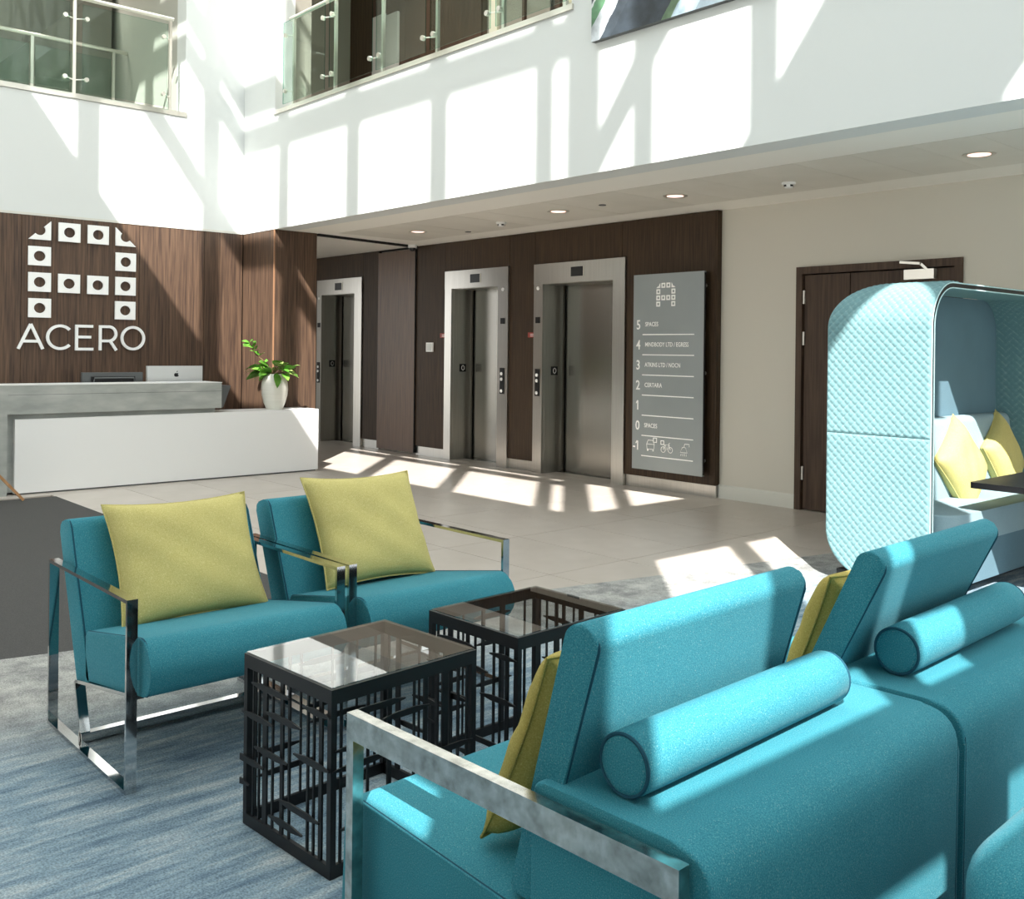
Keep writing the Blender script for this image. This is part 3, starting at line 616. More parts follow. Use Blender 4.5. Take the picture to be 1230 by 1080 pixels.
# computers
o = empty('desktop_computer', (-10.42, 4.362, 0.71), 0, 'silver desktop computer on the reception desk, back towards us', 'computer')
obj('display', box(-0.012, 0.022, -0.307, 0.307, 0.10, 0.482), M_mac, o, bevel=0.009, seg=3)
obj('stand', prism(BM(), [(0.02, 0.25), (0.035, 0.25), (0.05, 0.012), (0.10, 0.006), (0.10, 0.0), (-0.10, 0.0), (-0.10, 0.006), (0.03, 0.012)], -0.1, 0.1, 'y'), M_mac, o)
ap = []
for k in range(40):
    a = 2 * math.pi * k / 40; r_ = 0.024 * (1 + 0.10 * math.cos(2 * a) - 0.16 * max(0, math.cos((a - math.pi / 2))) ** 10 - 0.10 * max(0, math.cos(a + math.pi / 2)) ** 10)
    y_, z_ = r_ * math.cos(a), r_ * math.sin(a) * 1.02
    d2 = math.hypot(y_ - 0.028, z_ - 0.004)
    if d2 < 0.013: y_ -= (0.013 - d2)
    ap.append((y_ + 0.013, z_ + 0.385))
lg = obj('fruit_emblem', prism(BM(), ap, 0.022, 0.0245, 'x'), M_blackp, o)
obj('emblem_leaf', prism(BM(), [(0.013, 0.413), (0.016, 0.424), (0.026, 0.430), (0.024, 0.419)], 0.022, 0.0245, 'x'), M_blackp, lg)
o = empty('monitor', (-10.42, 3.70, 0.71), 0, 'dark monitor on the reception desk left of the silver computer', 'monitor')
obj('shell', box(-0.02, 0.02, -0.31, 0.31, 0.06, 0.416), M_grey, o, bevel=0.006)
obj('back_cover', box(0.02, 0.045, -0.22, 0.22, 0.10, 0.375), M_black, o, bevel=0.012)
obj('carry_bar', tube(BM(), [(0.055, -0.21, 0.30), (0.062, -0.20, 0.36), (0.062, 0.20, 0.36), (0.055, 0.21, 0.30)], 0.009, 8), M_grey, o, smooth=True)
obj('foot', box(-0.12, 0.12, -0.14, 0.14, 0, 0.012), M_grey, o, bevel=0.004); obj('neck', box(-0.03, 0.0, -0.04, 0.04, 0.012, 0.2), M_grey, o)

# vase and plant
VC = (-10.13, 5.405, 0.705)
o = empty('vase', VC, 0, 'white ribbed ceramic vase on the right end of the reception desk', 'vase')
pf = [(0.085, 0.0), (0.098, 0.02), (0.122, 0.08), (0.143, 0.16), (0.150, 0.23), (0.144, 0.30), (0.124, 0.36), (0.108, 0.392), (0.102, 0.40), (0.096, 0.396), (0.11, 0.34), (0.12, 0.25), (0.05, 0.24)]
obj('body', lathe(BM(), pf, 32), M_vase, o, smooth=True)
o = empty('leafy_branches', (VC[0], VC[1], VC[2] + 0.26), 0, 'cut green leafy branches standing in the white vase', 'plant')
rl = random.Random(3)
def leaf(p, d, L, w, m, droop=0.3, tw=0.0):
    d = Vector(d).normalized(); s = d.cross(Vector((0, 0, 1)));
    if s.length < 0.1: s = Vector((0, 1, 0))
    s.normalize(); s = (Matrix.Rotation(tw, 3, d) @ s); nn = s.cross(d)
    bm = BM(); rows_ = []
    for t_, ww in ((0, 0.05), (0.2, 0.7), (0.45, 1.0), (0.7, 0.8), (0.9, 0.35), (1.0, 0.02)):
        c = Vector(p) + d * L * t_ - Vector((0, 0, 1)) * droop * L * t_ * t_
        rows_.append([bm.verts.new(c - s * w * ww / 2 + nn * 0.12 * w * ww), bm.verts.new(c), bm.verts.new(c + s * w * ww / 2 + nn * 0.12 * w * ww)])
    for a, b_ in zip(rows_, rows_[1:]):
        for k in (0, 1): bm.faces.new((a[k], a[k + 1], b_[k + 1], b_[k]))
    return obj('leaf', bm, m, o, smooth=True, angle=80)
rtv = Vector((0.664, 0.748, 0))
def stem(pts, r=0.005): obj('stem', tube(BM(), pts, r, 6), M_stem, o, smooth=True)
for k in range(30):
    a = rl.uniform(0.25, 1.1); side = 1 if k % 2 else -1
    base = Vector((rl.uniform(-.05, .05), rl.uniform(-.05, .05), 0.12))
    d = rtv * side * abs(a) + Vector((0.75, -0.66, 0)) * rl.uniform(0.05, 0.7) + Vector((0, 0, rl.uniform(0.15, 1.1)))
    tip = base + d.normalized() * rl.uniform(0.05, 0.17)
    stem([Vector((0, 0, 0)), base, tip], 0.004)
    leaf(tip, d + Vector((0, 0, -0.25)), rl.uniform(0.13, 0.20), rl.uniform(0.09, 0.13), M_leaf2 if (k % 3 != 0 and side > 0) else M_leaf, rl.uniform(0.1, 0.6), rl.uniform(-0.8, 0.8))
for sx_, L_, dz_ in ((0.03, 0.15, -0.5), (0.10, 0.13, -0.1), (-0.08, 0.13, 0.15), (0.16, 0.16, 0.3)):
    leaf(Vector((0.08, -0.05, 0.15)) + rtv * sx_, Vector((0.5, -0.4, dz_)) + rtv * sx_ * 5, L_, 0.095, M_leaf, 0.5, rl.uniform(-.5, .5))
tipL = rtv * -0.29 + Vector((0, 0, 0.49)); mid = rtv * -0.12 + Vector((0, 0, 0.28))
stem([Vector((0, 0, 0)), mid, rtv * -0.22 + Vector((0, 0, 0.36)), tipL], 0.006)
for k in range(8):
    t_ = (k / 7) ** 0.6; p = mid.lerp(tipL, t_)
    for s_ in (-1, 1): leaf(p, rtv * (s_ * rl.uniform(0.3, 0.9) - 0.2) + Vector((0.3, -0.25, rl.uniform(0.1, 0.8))), rl.uniform(0.06, 0.09) + 0.03 * t_, 0.05, M_leaf, 0.2, s_ * rl.uniform(0.2, 1.0))
for k in range(5): leaf(rtv * (-0.10 - 0.03 * k) + Vector((0.03, -0.03, 0.13 + 0.012 * k)), rtv * -1 + Vector((0.2, -0.2, rl.uniform(-.3, .3))), 0.12, 0.035, M_leaf, 0.4)

# ------------------------------------------------------------------ lobby sign: squares and letters
o = empty('lobby_sign', (XR, 3.63, 1.36), 0, 'large white cut-out logo of squares with the word ACERO below', 'sign')
TH0, TH1 = 0.015, 0.035
def sq(y, z, w=0.225, h=0.202):
    bm = BM(); c = (y + w / 2 - 3.63, z + h / 2 - 1.36); r_ = 0.058; N_ = 32
    def P(a, outer):
        if not outer: return (c[0] + r_ * math.cos(a), c[1] + 0.054 * math.sin(a))
        k = 1 / max(abs(math.cos(a)), abs(math.sin(a))); return (c[0] + w / 2 * math.cos(a) * k, c[1] + h / 2 * math.sin(a) * k)
    V = {}
    for i in range(N_):
        a = 2 * math.pi * i / N_ + math.pi / 4
        for out in (0, 1):
            p = P(a, out)
            for t_ in (TH0, TH1): V[i, out, t_] = bm.verts.new((t_, p[0], p[1]))
    for i in range(N_):
        j = (i + 1) % N_
        bm.faces.new((V[i, 0, TH1], V[i, 1, TH1], V[j, 1, TH1], V[j, 0, TH1])); bm.faces.new((V[i, 0, TH0], V[j, 0, TH0], V[j, 1, TH0], V[i, 1, TH0]))
        bm.faces.new((V[i, 1, TH0], V[j, 1, TH0], V[j, 1, TH1], V[i, 1, TH1])); bm.faces.new((V[i, 0, TH0], V[i, 0, TH1], V[j, 0, TH1], V[j, 0, TH0]))
    obj('square_tile', bm, M_sign, o)
for y, z in ((3.366, 2.516), (3.668, 2.517), (3.066, 2.243), (3.069, 1.967), (3.072, 1.693), (3.970, 2.239), (3.970, 1.968), (3.970, 1.697), (3.367, 1.966), (3.669, 1.965)): sq(y, z)
def corner(y, z, flip):
    w, h = 0.224, 0.203; P_ = [(0, 0), (w, 0), (w, h)]
    arc = []
    for k in range(13):
        a = R(45 + 360 * 0.5 * k / 12) - R(0)
        arc.append((w / 2 + 0.058 * math.cos(R(42) - R(180 + 84 - 0) * 0 + a - R(45) - R(180) * 0), 0))
    # bite: half circle on the diagonal, running from upper right to lower left
    arc = [(w / 2 + 0.058 * math.cos(R(42 - 180 * k / 12)), h / 2 + 0.054 * math.sin(R(42 - 180 * k / 12))) for k in range(13)]
    poly = [(0, 0), (w, 0), (w, h)] + arc
    if flip: poly = [(w - a, b_) for a, b_ in poly]
    obj('corner_tile', prism(BM(), [(a + y - 3.63, b_ + z - 1.36) for a, b_ in poly], TH0, TH1, 'x'), M_sign, o)
corner(3.066, 2.517, False); corner(3.968, 2.517, True)
SW = 0.030
def stroke(bm, p, q):
    p, q = Vector(p), Vector(q); d = (q - p).normalized(); s = Vector((-d.y, d.x)) * SW / 2
    prism(bm, [tuple(p + s), tuple(q + s), tuple(q - s), tuple(p - s)], TH0, TH1 + 0.0006 * (len(bm.verts) // 8 % 6 + 1), 'x')
def arcs(bm, c, rx, rz, a0, a1, n_=30):
    for k in range(n_):
        a, b_ = a0 + (a1 - a0) * k / n_, a0 + (a1 - a0) * (k + 1) / n_
        P_ = [(c[0] + (rx + s * SW / 2) * math.cos(t_), c[1] + (rz + s * SW / 2) * math.sin(t_)) for t_, s in ((a, 1), (b_, 1), (b_, -1), (a, -1))]
        prism(bm, P_, TH0, TH1, 'x')
Y0 = 3.63; LH = 0.262
bm = BM(); stroke(bm, (2.978 - Y0, 0), (3.098 - Y0, LH)); stroke(bm, (3.098 - Y0, LH), (3.220 - Y0, 0)); stroke(bm, (3.015 - Y0, 0.082), (3.185 - Y0, 0.082)); obj('letter', bm, M_sign, o)
bm = BM(); arcs(bm, (3.395 - Y0, LH / 2 - 0.003), 0.128, 0.122, R(42), R(318)); obj('letter', bm, M_sign, o)
bm = BM(); stroke(bm, (3.563 - Y0, -0.01), (3.563 - Y0, LH + 0.005))
for z, w in ((0.003, 0.19), (LH / 2 + .003, 0.165), (LH - 0.01, 0.185)): stroke(bm, (3.55 - Y0, z), (3.55 - Y0 + w, z))
obj('letter', bm, M_sign, o)
bm = BM(); stroke(bm, (3.813 - Y0, -0.01), (3.813 - Y0, LH + 0.005)); stroke(bm, (3.81 - Y0, LH - 0.01), (3.905 - Y0, LH - 0.01)); stroke(bm, (3.81 - Y0, 0.095), (3.905 - Y0, 0.095)); arcs(bm, (3.905 - Y0, 0.174), 0.078, 0.079, R(-90), R(90), 16); stroke(bm, (3.92 - Y0, 0.095), (3.988 - Y0, -0.008)); obj('letter', bm, M_sign, o)
bm = BM(); arcs(bm, (4.172 - Y0, LH / 2 - 0.001), 0.122, 0.122, 0, 2 * math.pi, 40); obj('letter', bm, M_sign, o)

# ------------------------------------------------------------------ directory board
YS = 7.66
o = empty('directory_board', (-6.305, YW, 0.2), 0, 'silver floor directory board with white numbers beside the nearer lift', 'sign')
obj('board', box(-0.447, 0.447, YS - YW, YS - YW + 0.03, 0.005, 1.985), M_board, o, bevel=0.002, seg=1)
for x_ in (-0.40, 0.40):
    for z_ in (0.15, 1.0, 1.85): obj('standoff', disc((x_, YS - YW + 0.06, z_), 0.018, 'y', 0.06, 12), M_rail, o)
obj('edge_fixing', box(0.447, 0.455, YS - YW + 0.002, YS - YW + 0.02, 0.02, 1.97), M_black, o)
YT = YS - YW - 0.0012
def text(s, x, z, size, parent, wid=None):
    cu = bpy.data.curves.new('lettering', 'FONT'); cu.body = s; cu.size = size; cu.extrude = 0.0006; cu.resolution_u = 3; cu.offset = size * (0.008 if size < 0.1 else 0.014)
    t_ = bpy.data.objects.new('lettering', cu); t_.location = (x, YT, z); t_.rotation_euler = (R(90), 0, 0)
    if wid: t_.scale = (wid, 1, 1)
    cu.materials.append(M_letter); link(t_, parent); return t_
for k, (num, s) in enumerate((('5', 'SPACES'), ('4', 'MINDBODY LTD / EGRESS'), ('3', 'ATKINS LTD / NOCN'), ('2', 'CERTARA'), ('1', ''), ('0', 'SPACES'), ('-1', ''))):
    zn = 1.678 - k * 0.205 - 0.2
    text(num, -0.405 if num != '-1' else -0.438, zn - 0.048, 0.135, o, 0.85)
    if num.endswith('1'): obj('numeral_flag', prism(BM(), [(-0.400, zn + 0.022), (-0.386, zn + 0.047), (-0.376, zn + 0.047), (-0.376, zn + 0.034), (-0.394, zn + 0.012)], YT - 0.0006, YT + 0.0006, 'y'), M_letter, o)
    if s: text(s, -0.288, zn - 0.019, 0.062, o, 0.78 if len(s) > 10 else 0.84)
    obj('rule', box(-0.322, 0.335, YT - 0.0005, YT + 0.001, zn - 0.108, zn - 0.098), M_letter, o)
def frame_sq(x, z, w, t_):
    bm = BM()
    for a in ((x, x + w, z, z + t_), (x, x + w, z + w - t_, z + w), (x, x + t_, z + t_, z + w - t_), (x + w - t_, x + w, z + t_, z + w - t_)): bx(bm, a[0], a[1], YT - 0.0005, YT + 0.001, a[2], a[3])
    return bm
lo = obj('logo', frame_sq(-0.145 + 0.064, 1.655 + 3 * 0.062, 0.05, 0.014), M_letter, o)
for ci, rj in ((2, 3), (0, 2), (3, 2), (0, 1), (1, 1), (2, 1), (3, 1), (0, 0), (3, 0)):
    obj('logo_square', frame_sq(-0.145 + ci * 0.064, 1.655 + rj * 0.062, 0.05, 0.014), M_letter, lo)
for x_, f in ((-0.145, 1), (-0.145 + 3 * 0.064, -1)):
    P_ = [(0, 0), (0.05, 0), (0.05, 0.05), (0.034, 0.03), (0.034, 0.018), (0.02, 0.018)]
    if f < 0: P_ = [(0.05 - a, b_) for a, b_ in P_]
    obj('logo_corner', prism(BM(), [(a + x_, b_ + 1.655 + 3 * 0.062) for a, b_ in P_], YT - .0005, YT + .001, 'y'), M_letter, lo)
def ring(c, r_, w=0.004, n_=16, a0=0, a1=2 * math.pi):
    P_ = [(c[0] + r_ * math.cos(a0 + (a1 - a0) * k / n_), YT, c[1] + r_ * math.sin(a0 + (a1 - a0) * k / n_)) for k in range(n_ + (0 if a1 - a0 > 6.2 else 1))]
    return tube(BM(), P_, w, 4, a1 - a0 > 6.2)
def pl(bm, P_, w=0.004, closed=False): return tube(bm, [(a, YT, b_) for a, b_ in P_], w, 4, closed)
zi = 0.218; ic = obj('car_icon', pl(BM(), [(-0.245, zi), (-0.25, zi + 0.05), (-0.232, zi + 0.09), (-0.17, zi + 0.09), (-0.152, zi + 0.05), (-0.157, zi)], closed=True), M_letter, o)
obj('icon_part', pl(BM(), [(-0.25, zi + 0.05), (-0.152, zi + 0.05)]), M_letter, ic); obj('icon_part', bx(bx(BM(), -0.245, -0.228, YT - .001, YT + .001, zi - 0.02, zi), -0.174, -0.157, YT - .001, YT + .001, zi - 0.02, zi), M_letter, ic); obj('icon_part', frame_sq(-0.168, zi + 0.07, 0.05, 0.008), M_letter, ic)
ic = obj('bicycle_icon', ring((-0.035, zi + 0.01), 0.028), M_letter, o)
obj('icon_part', ring((0.055, zi + 0.01), 0.028), M_letter, ic); obj('icon_part', pl(BM(), [(-0.035, zi + 0.01), (-0.012, zi + 0.06), (0.038, zi + 0.06), (0.01, zi + 0.01), (-0.012, zi + 0.06)]), M_letter, ic); obj('icon_part', pl(BM(), [(0.055, zi + 0.01), (0.034, zi + 0.075), (0.05, zi + 0.08)]), M_letter, ic); obj('icon_part', frame_sq(-0.07, zi + 0.055, 0.045, 0.008), M_letter, ic)
ic = obj('shower_icon', pl(BM(), [(0.18, zi - 0.0), (0.205, zi + 0.05), (0.245, zi + 0.05), (0.265, zi - 0.0)], closed=True), M_letter, o)
obj('icon_part', pl(BM(), [(0.225, zi + 0.05), (0.235, zi + 0.085), (0.29, zi + 0.085), (0.29, zi + 0.06)], 0.005), M_letter, ic)
for k in range(4): obj('icon_part', pl(BM(), [(0.19 + k * 0.022, zi - 0.012), (0.187 + k * 0.022, zi - 0.035)], 0.003), M_letter, ic)

# ------------------------------------------------------------------ easel leg by the desk
o = empty('easel', (-9.46, 2.59, 0.005), 0, 'wooden easel with a slanting pale leg at the left end of the desk', 'easel')
obj('leg', beam(BM(), (0, 0, 0.012), (-0.02, -0.85, 1.0), 0.03, 0.022), M_ash, o, bevel=0.003, seg=1)
obj('leg', beam(BM(), (0.0, -1.75, 0.012), (-0.02, -0.9, 1.0), 0.03, 0.022), M_ash, o, bevel=0.003, seg=1)
obj('rear_leg', beam(BM(), (0.55, -0.9, 0.012), (0.0, -0.88, 1.0), 0.03, 0.022), M_ash, o, bevel=0.003, seg=1)
obj('ledge', beam(BM(), (0.02, -0.42, 0.45), (0.02, -1.33, 0.45), 0.04, 0.025), M_ash, o)

# ------------------------------------------------------------------ armchairs facing +X (origin: left front foot on the floor)
def armchair(label, loc, rz):
    o = empty('armchair', loc, rz, label, 'armchair', 'teal armchairs with chrome frames')
    W = 0.785; D = 0.776; ZA = 0.592
    for s, y in ((0, 0.0), (1, W - 0.034)):
        yc = y + 0.017; bm = BM(); t_ = 0.012; w = 0.034
        fr = obj('arm_frame', bx(BM(), -t_, 0, y, y + w, 0, ZA), M_chrome, o, bevel=0.0015, seg=1)
        obj('arm_bar', bx(BM(), -D, 0, y, y + w, ZA, ZA + t_), M_chrome, fr, bevel=0.0015, seg=1)
        obj('rear_post', bx(BM(), -D, -D + t_, y, y + w, t_, ZA), M_chrome, fr, bevel=0.0015, seg=1)
        obj('floor_bar', bx(BM(), -D, -t_, y, y + w, 0, t_), M_chrome, fr, bevel=0.0015, seg=1)
        obj('seat_rail', beam(BM(), (-0.58, yc + (0.03 if s == 0 else -0.03), 0.198), (-0.01, yc + (0.03 if s == 0 else -0.03), 0.292), 0.026, 0.012, (-.16, 0, 1)), M_chrome, fr)
        obj('base_leg', beam(BM(), (-0.575, yc + (0.03 if s == 0 else -0.03), 0.20), (-0.50, yc + (0.03 if s == 0 else -0.03), 0.004), 0.034, 0.012, (1, 0, .38)), M_chrome, fr)
    obj('base_bar', beam(BM(), (-0.51, 0.03, 0.020), (-0.51, W - 0.03, 0.020), 0.034, 0.030), M_chrome, o, bevel=0.0015, seg=1)
    y0, y1 = 0.042, W - 0.042
    seat = rounded([(-0.49, 0.222), (0.065, 0.308), (0.095, 0.40), (0.035, 0.485), (-0.50, 0.392)], [0.01, 0.05, 0.09, 0.07, 0.02], 6)
    st = padded('seat', seat, y0, y1, M_teal, o, 0.022)
    for y in (y0 + 0.006, y1 - 0.006): piping(seat, y, st, r=0.0035, shrink=0.004)
    back = rounded([(-0.585, 0.196), (-0.455, 0.214), (-0.69, 0.765), (-0.80, 0.728)], [0.01, 0.01, 0.045, 0.03], 6)
    bk = padded('backrest', back, y0, y1, M_teal, o, 0.022)
    for y in (y0 + 0.006, y1 - 0.006): piping(back, y, bk, r=0.0035, shrink=0.004)
    return o
armchair('teal armchair nearest the entrance mat, left of the pair', (-3.068, 1.142, 0.008), 0.0)
armchair('teal armchair on the right of the pair, nearer the lifts', (-3.070, 1.945, 0.008), R(0.6))
cushion('yellow cushion on the left armchair by the entrance mat', (-3.598, 1.565, 0.605), (0, 1, 0.0), (-0.471, 0, 0.882), 0.565, 0.475, 0.15, M_lime, 1)
cushion('yellow cushion on the right armchair, tilted to one side', (-3.605, 2.385, 0.628), (-0.02, 1, -0.02), (-0.47, -0.03, 0.881), 0.56, 0.49, 0.15, M_lime, 2)

# ------------------------------------------------------------------ double-sided sofas in front (origin: rear left bottom corner)
def sofa(label, loc, rz, left_arm, lean):
    o = empty('sofa', loc, rz, label, 'sofa', 'double-sided teal sofas')
    L = 0.94
    seat = rounded([(-1.0, 0.10), (-0.40, 0.10), (-0.40, 0.352), (-0.985, 0.392)], [0.03, 0.005, 0.005, 0.045], 6)
    st = padded('seat', seat, 0.0, L - 0.012, M_teal, o, 0.024)
    piping(seat, 0.008, st, r=0.004, shrink=0.006); piping(seat, L - 0.02, st, r=0.004, shrink=0.006)
    blk = rounded([(-0.395, 0.06), (-0.005, 0.06), (0.0, 0.612), (-0.395, 0.612)], [0.01, 0.01, 0.085, 0.03], 7)
    b_ = padded('rear_block', blk, 0.0, L - 0.012, M_teal, o, 0.022)
    piping(blk, 0.007, b_, r=0.0042, shrink=0.005); piping(blk, L - 0.019, b_, r=0.0042, shrink=0.005)
    (fb, ft, tt, rb_, rl_) = lean
    back = rounded([fb, ft, tt, rb_, rl_, (fb[0] + 0.06, fb[1])], [0.01, 0.035, 0.035, 0.03, 0.01, 0.01], 6)
    bk = padded('backrest', back, 0.022, 0.735, M_teal, o, 0.03)
    piping(back, 0.030, bk, r=0.004, shrink=0.005); piping(back, 0.727, bk, r=0.004, shrink=0.005)
    obj('base_plinth', box(-0.9, -0.06, 0.06, L - 0.06, 0.0, 0.08), M_black, o)
    if left_arm:
        fr = obj('arm_frame', box(-0.925, -0.900, -0.042, -0.014, 0.0, 0.598), M_nickel, o, bevel=0.0015, seg=1)
        obj('arm_bar', box(-0.900, -0.035, -0.042, -0.014, 0.542, 0.598), M_nickel, fr, bevel=0.0015, seg=1)
        obj('rear_post', box(-0.06, -0.035, -0.042, -0.014, 0.0, 0.542), M_nickel, fr, bevel=0.0015, seg=1)
        obj('floor_bar', box(-0.9, -0.06, -0.042, -0.014, 0.0, 0.02), M_nickel, fr, bevel=0.0015, seg=1)
        obj('seat_bracket', box(-0.6, -0.5, -0.03, 0.06, 0.085, 0.105), M_nickel, fr)
    return o
RZ = R(2.2)
sofa('teal double-sided sofa in front, with a metal arm on its left', (-0.92, 1.243, 0.008), RZ, True, ((-0.475, 0.37), (-0.335, 0.893), (-0.30, 0.915), (-0.258, 0.885), (-0.34, 0.605)))
sofa('teal double-sided sofa behind the front one, without a visible arm', (-0.956, 2.198, 0.008), RZ, False, ((-0.51, 0.37), (-0.265, 0.908), (-0.232, 0.925), (-0.192, 0.893), (-0.33, 0.605)))
def bolster(label, lx, y0, y1, origin, r_):
    e2 = Vector((-math.sin(RZ), math.cos(RZ), 0)); e1 = Vector((math.cos(RZ), math.sin(RZ), 0))
    c = Vector(origin) + e1 * lx + e2 * y0
    o = empty('bolster', (c.x, c.y, 0.622 + r_), RZ, label, 'bolster', 'teal bolsters on the sofa backs')
    Lb = y1 - y0; pf = [(r_ - 0.016, 0.0), (r_ - 0.006, 0.003), (r_, 0.012), (r_ * 1.015, 0.10), (r_ * 1.02, Lb / 2), (r_ * 1.015, Lb - 0.10), (r_, Lb - 0.012), (r_ - 0.006, Lb - 0.003), (r_ - 0.016, Lb)]
    obj('cover', lathe(BM(), pf, 40, (0, 0, 0), 'y'), M_teal, o, smooth=True, angle=60)
    for y in (0.004, Lb - 0.004): obj('piping', tube(BM(), [((r_ - 0.004) * math.cos(a), y, (r_ - 0.004) * math.sin(a)) for a in [k * math.pi / 18 for k in range(36)]], 0.0038, 6, True), M_teal_d, o, smooth=True)
bolster('teal bolster lying on the back of the front sofa', -0.228, 0.055, 0.77, (-0.92, 1.243, 0), 0.057)
bolster('teal bolster lying on the back of the second sofa', -0.205, 0.10, 0.82, (-0.956, 2.198, 0), 0.058)
cushion('yellow cushion on the front sofa, seen edge-on behind its backrest', (-1.475, 1.575, 0.60), (-0.038, 1, 0), (0.40, 0, 0.9), 0.52, 0.45, 0.15, M_lime_shade, 3)
cushion('yellow cushion on the second sofa, mostly hidden by its backrest', (-1.465, 2.60, 0.605), (-0.038, 1, 0), (0.36, 0, 0.92), 0.52, 0.45, 0.15, M_lime_shade, 4)

# rounded end of another upholstered seat at the lower right
o = empty('ottoman', (-0.40, 1.95, 0.008), RZ, 'rounded teal ottoman in the lower right, cut off by the frame', 'ottoman')
bm = BM(); prev = None
def rrect(x0, x1, y0, y1, r_, n_=10):
    out = []
    for cx_, cy_, a0 in ((x1 - r_, y1 - r_, 0), (x0 + r_, y1 - r_, 90), (x0 + r_, y0 + r_, 180), (x1 - r_, y0 + r_, 270)):
        for k in range(n_ + 1): a = R(a0 + 90 * k / n_); out.append((cx_ + r_ * math.cos(a), cy_ + r_ * math.sin(a)))
    return out
for z_, ins in [(0.05, 0.012), (0.065, 0.0)] + [(0.53 + 0.09 * math.sin(R(t_)), 0.10 * (1 - math.cos(R(t_)))) for t_ in range(0, 91, 10)]:
    ring_ = [bm.verts.new((p[0], p[1], z_)) for p in rrect(-0.33 + ins, 0.36 - ins, -0.44 + ins, 0.7 - ins, 0.20 - ins)]
    if prev:
        for k in range(len(ring_)): bm.faces.new((prev[k], prev[(k + 1) % len(ring_)], ring_[(k + 1) % len(ring_)], ring_[k]))
    else: bm.faces.new(ring_[::-1])
    prev = ring_
bm.faces.new(prev)
obj('body', bm, M_teal, o, smooth=True, angle=60)
obj('plinth', prism(BM(), rounded([(-0.29, -0.40), (0.32, -0.40), (0.32, 0.66), (-0.29, 0.66)], 0.13, 8), 0, 0.05, 'z'), M_black, o)

# ------------------------------------------------------------------ lattice side tables
def side_table(label, loc, rz, seed, wx=0.440, wy=0.518, h=0.50):
    o = empty('side_table', loc, rz, label, 'side table', 'black lattice side tables with glass tops')
    rr = random.Random(seed); T = 0.012
    def rail(nm, z0, z1):
        for a in ((0, wx, 0, T), (0, wx, wy - T, wy), (0, T, T, wy - T), (wx - T, wx, T, wy - T)): obj(nm, box(a[0], a[1], a[2], a[3], z0, z1), M_black, o, bevel=0.001, seg=1)
    rail('top_rail', h - 0.042, h - 0.003); rail('base_rail', 0, 0.034)
    obj('glass_top', box(T * 0.4, wx - T * 0.4, T * 0.4, wy - T * 0.4, h - 0.003, h + 0.002), M_top, o)
    for cx_, cy_ in ((0, 0), (wx - 0.018, 0), (0, wy - 0.018), (wx - 0.018, wy - 0.018)): obj('corner_post', box(cx_, cx_ + 0.018, cy_, cy_ + 0.018, 0.034, h - 0.042), M_black, o)
    def face(f, bars, slats, Lf):
        def B(u0, u1, z0, z1, off=0.0, th=0.006):
            if f == 'front': return box(u0, u1, off, off + th, z0, z1)
            if f == 'rear': return box(u0, u1, wy - off - th, wy - off, z0, z1)
            if f == 'left': return box(off, off + th, u0, u1, z0, z1)
            return box(wx - off - th, wx - off, u0, u1, z0, z1)
        for u, w in bars: obj('upright_bar', B(u * Lf - w / 2, u * Lf + w / 2, 0.034, h - 0.042, 0.004), M_black, o)
        for u0, u1, z in slats:
            hz = 0.009; a, b_ = u0 * Lf, u1 * Lf; m_ = (a + b_) / 2
            P_ = [(a, z - 0.002), (a + 0.05, z - hz), (b_ - 0.05, z - hz), (b_, z - 0.002), (b_, z + 0.002), (b_ - 0.05, z + hz), (a + 0.05, z + hz), (a, z + 0.002)]
            if u0 < 0: P_ = [(a, z - hz), (b_ - 0.05, z - hz), (b_, z - 0.002), (b_, z + 0.002), (b_ - 0.05, z + hz), (a, z + hz)]
            off = -0.008
            if f == 'front': obj('cross_slat', prism(BM(), P_, off, off + 0.005, 'y'), M_black, o)
            elif f == 'rear': obj('cross_slat', prism(BM(), P_, wy - off - 0.005, wy - off, 'y'), M_black, o)
            elif f == 'left': obj('cross_slat', prism(BM(), P_, off, off + 0.005, 'x'), M_black, o)
            else: obj('cross_slat', prism(BM(), P_, wx - off - 0.005, wx - off, 'x'), M_black, o)
    face('front', [(0.10, 0.006), (0.17, 0.006), (0.245, 0.022), (0.335, 0.007), (0.445, 0.015), (0.53, 0.007), (0.735, 0.008), (0.80, 0.007), (0.875, 0.015)],
         [(0.0, 0.38, 0.33), (0.29, 0.70, 0.36), (0.16, 0.55, 0.245), (0.62, 1.0, 0.285), (-0.018, 0.27, 0.195), (0.46, 0.90, 0.135), (0.34, 0.72, 0.075), (0.12, 0.56, 0.425), (0.72, 1.0, 0.425), (-0.018, 0.10, 0.125)], wx)
    def rb(k_=1.0):
        u = 0.07; out = []
        while u < 0.95: out.append((u, rr.choice((0.006, 0.006, 0.007, 0.007, 0.014, 0.022)))); u += rr.choice((0.06, 0.08, 0.11, 0.14, 0.17)) * k_
        return out
    def rs(n_=8):
        out = []
        zs = [0.075, 0.125, 0.18, 0.235, 0.285, 0.335, 0.385, 0.425]; rr.shuffle(zs)
        for i_, z in enumerate(zs[:n_]):
            u = rr.uniform(0, 0.1) if i_ % 2 else rr.uniform(0.3, 0.6); out.append((u, min(1.0, u + rr.uniform(0.3, 0.42)), z + rr.uniform(-.008, .008)))
        return out
    face('right', rb(), rs(8), wy); face('left', rb(1.3), rs(5), wy); face('rear', rb(1.4), rs(4), wx)
    return o
side_table('black lattice side table with glass top, nearest to us', (-2.672, 1.338, 0.008), R(3.6), 11)
side_table('black lattice side table with glass top, farther from us behind the front sofa', (-2.712, 2.040, 0.008), R(2.0), 12)

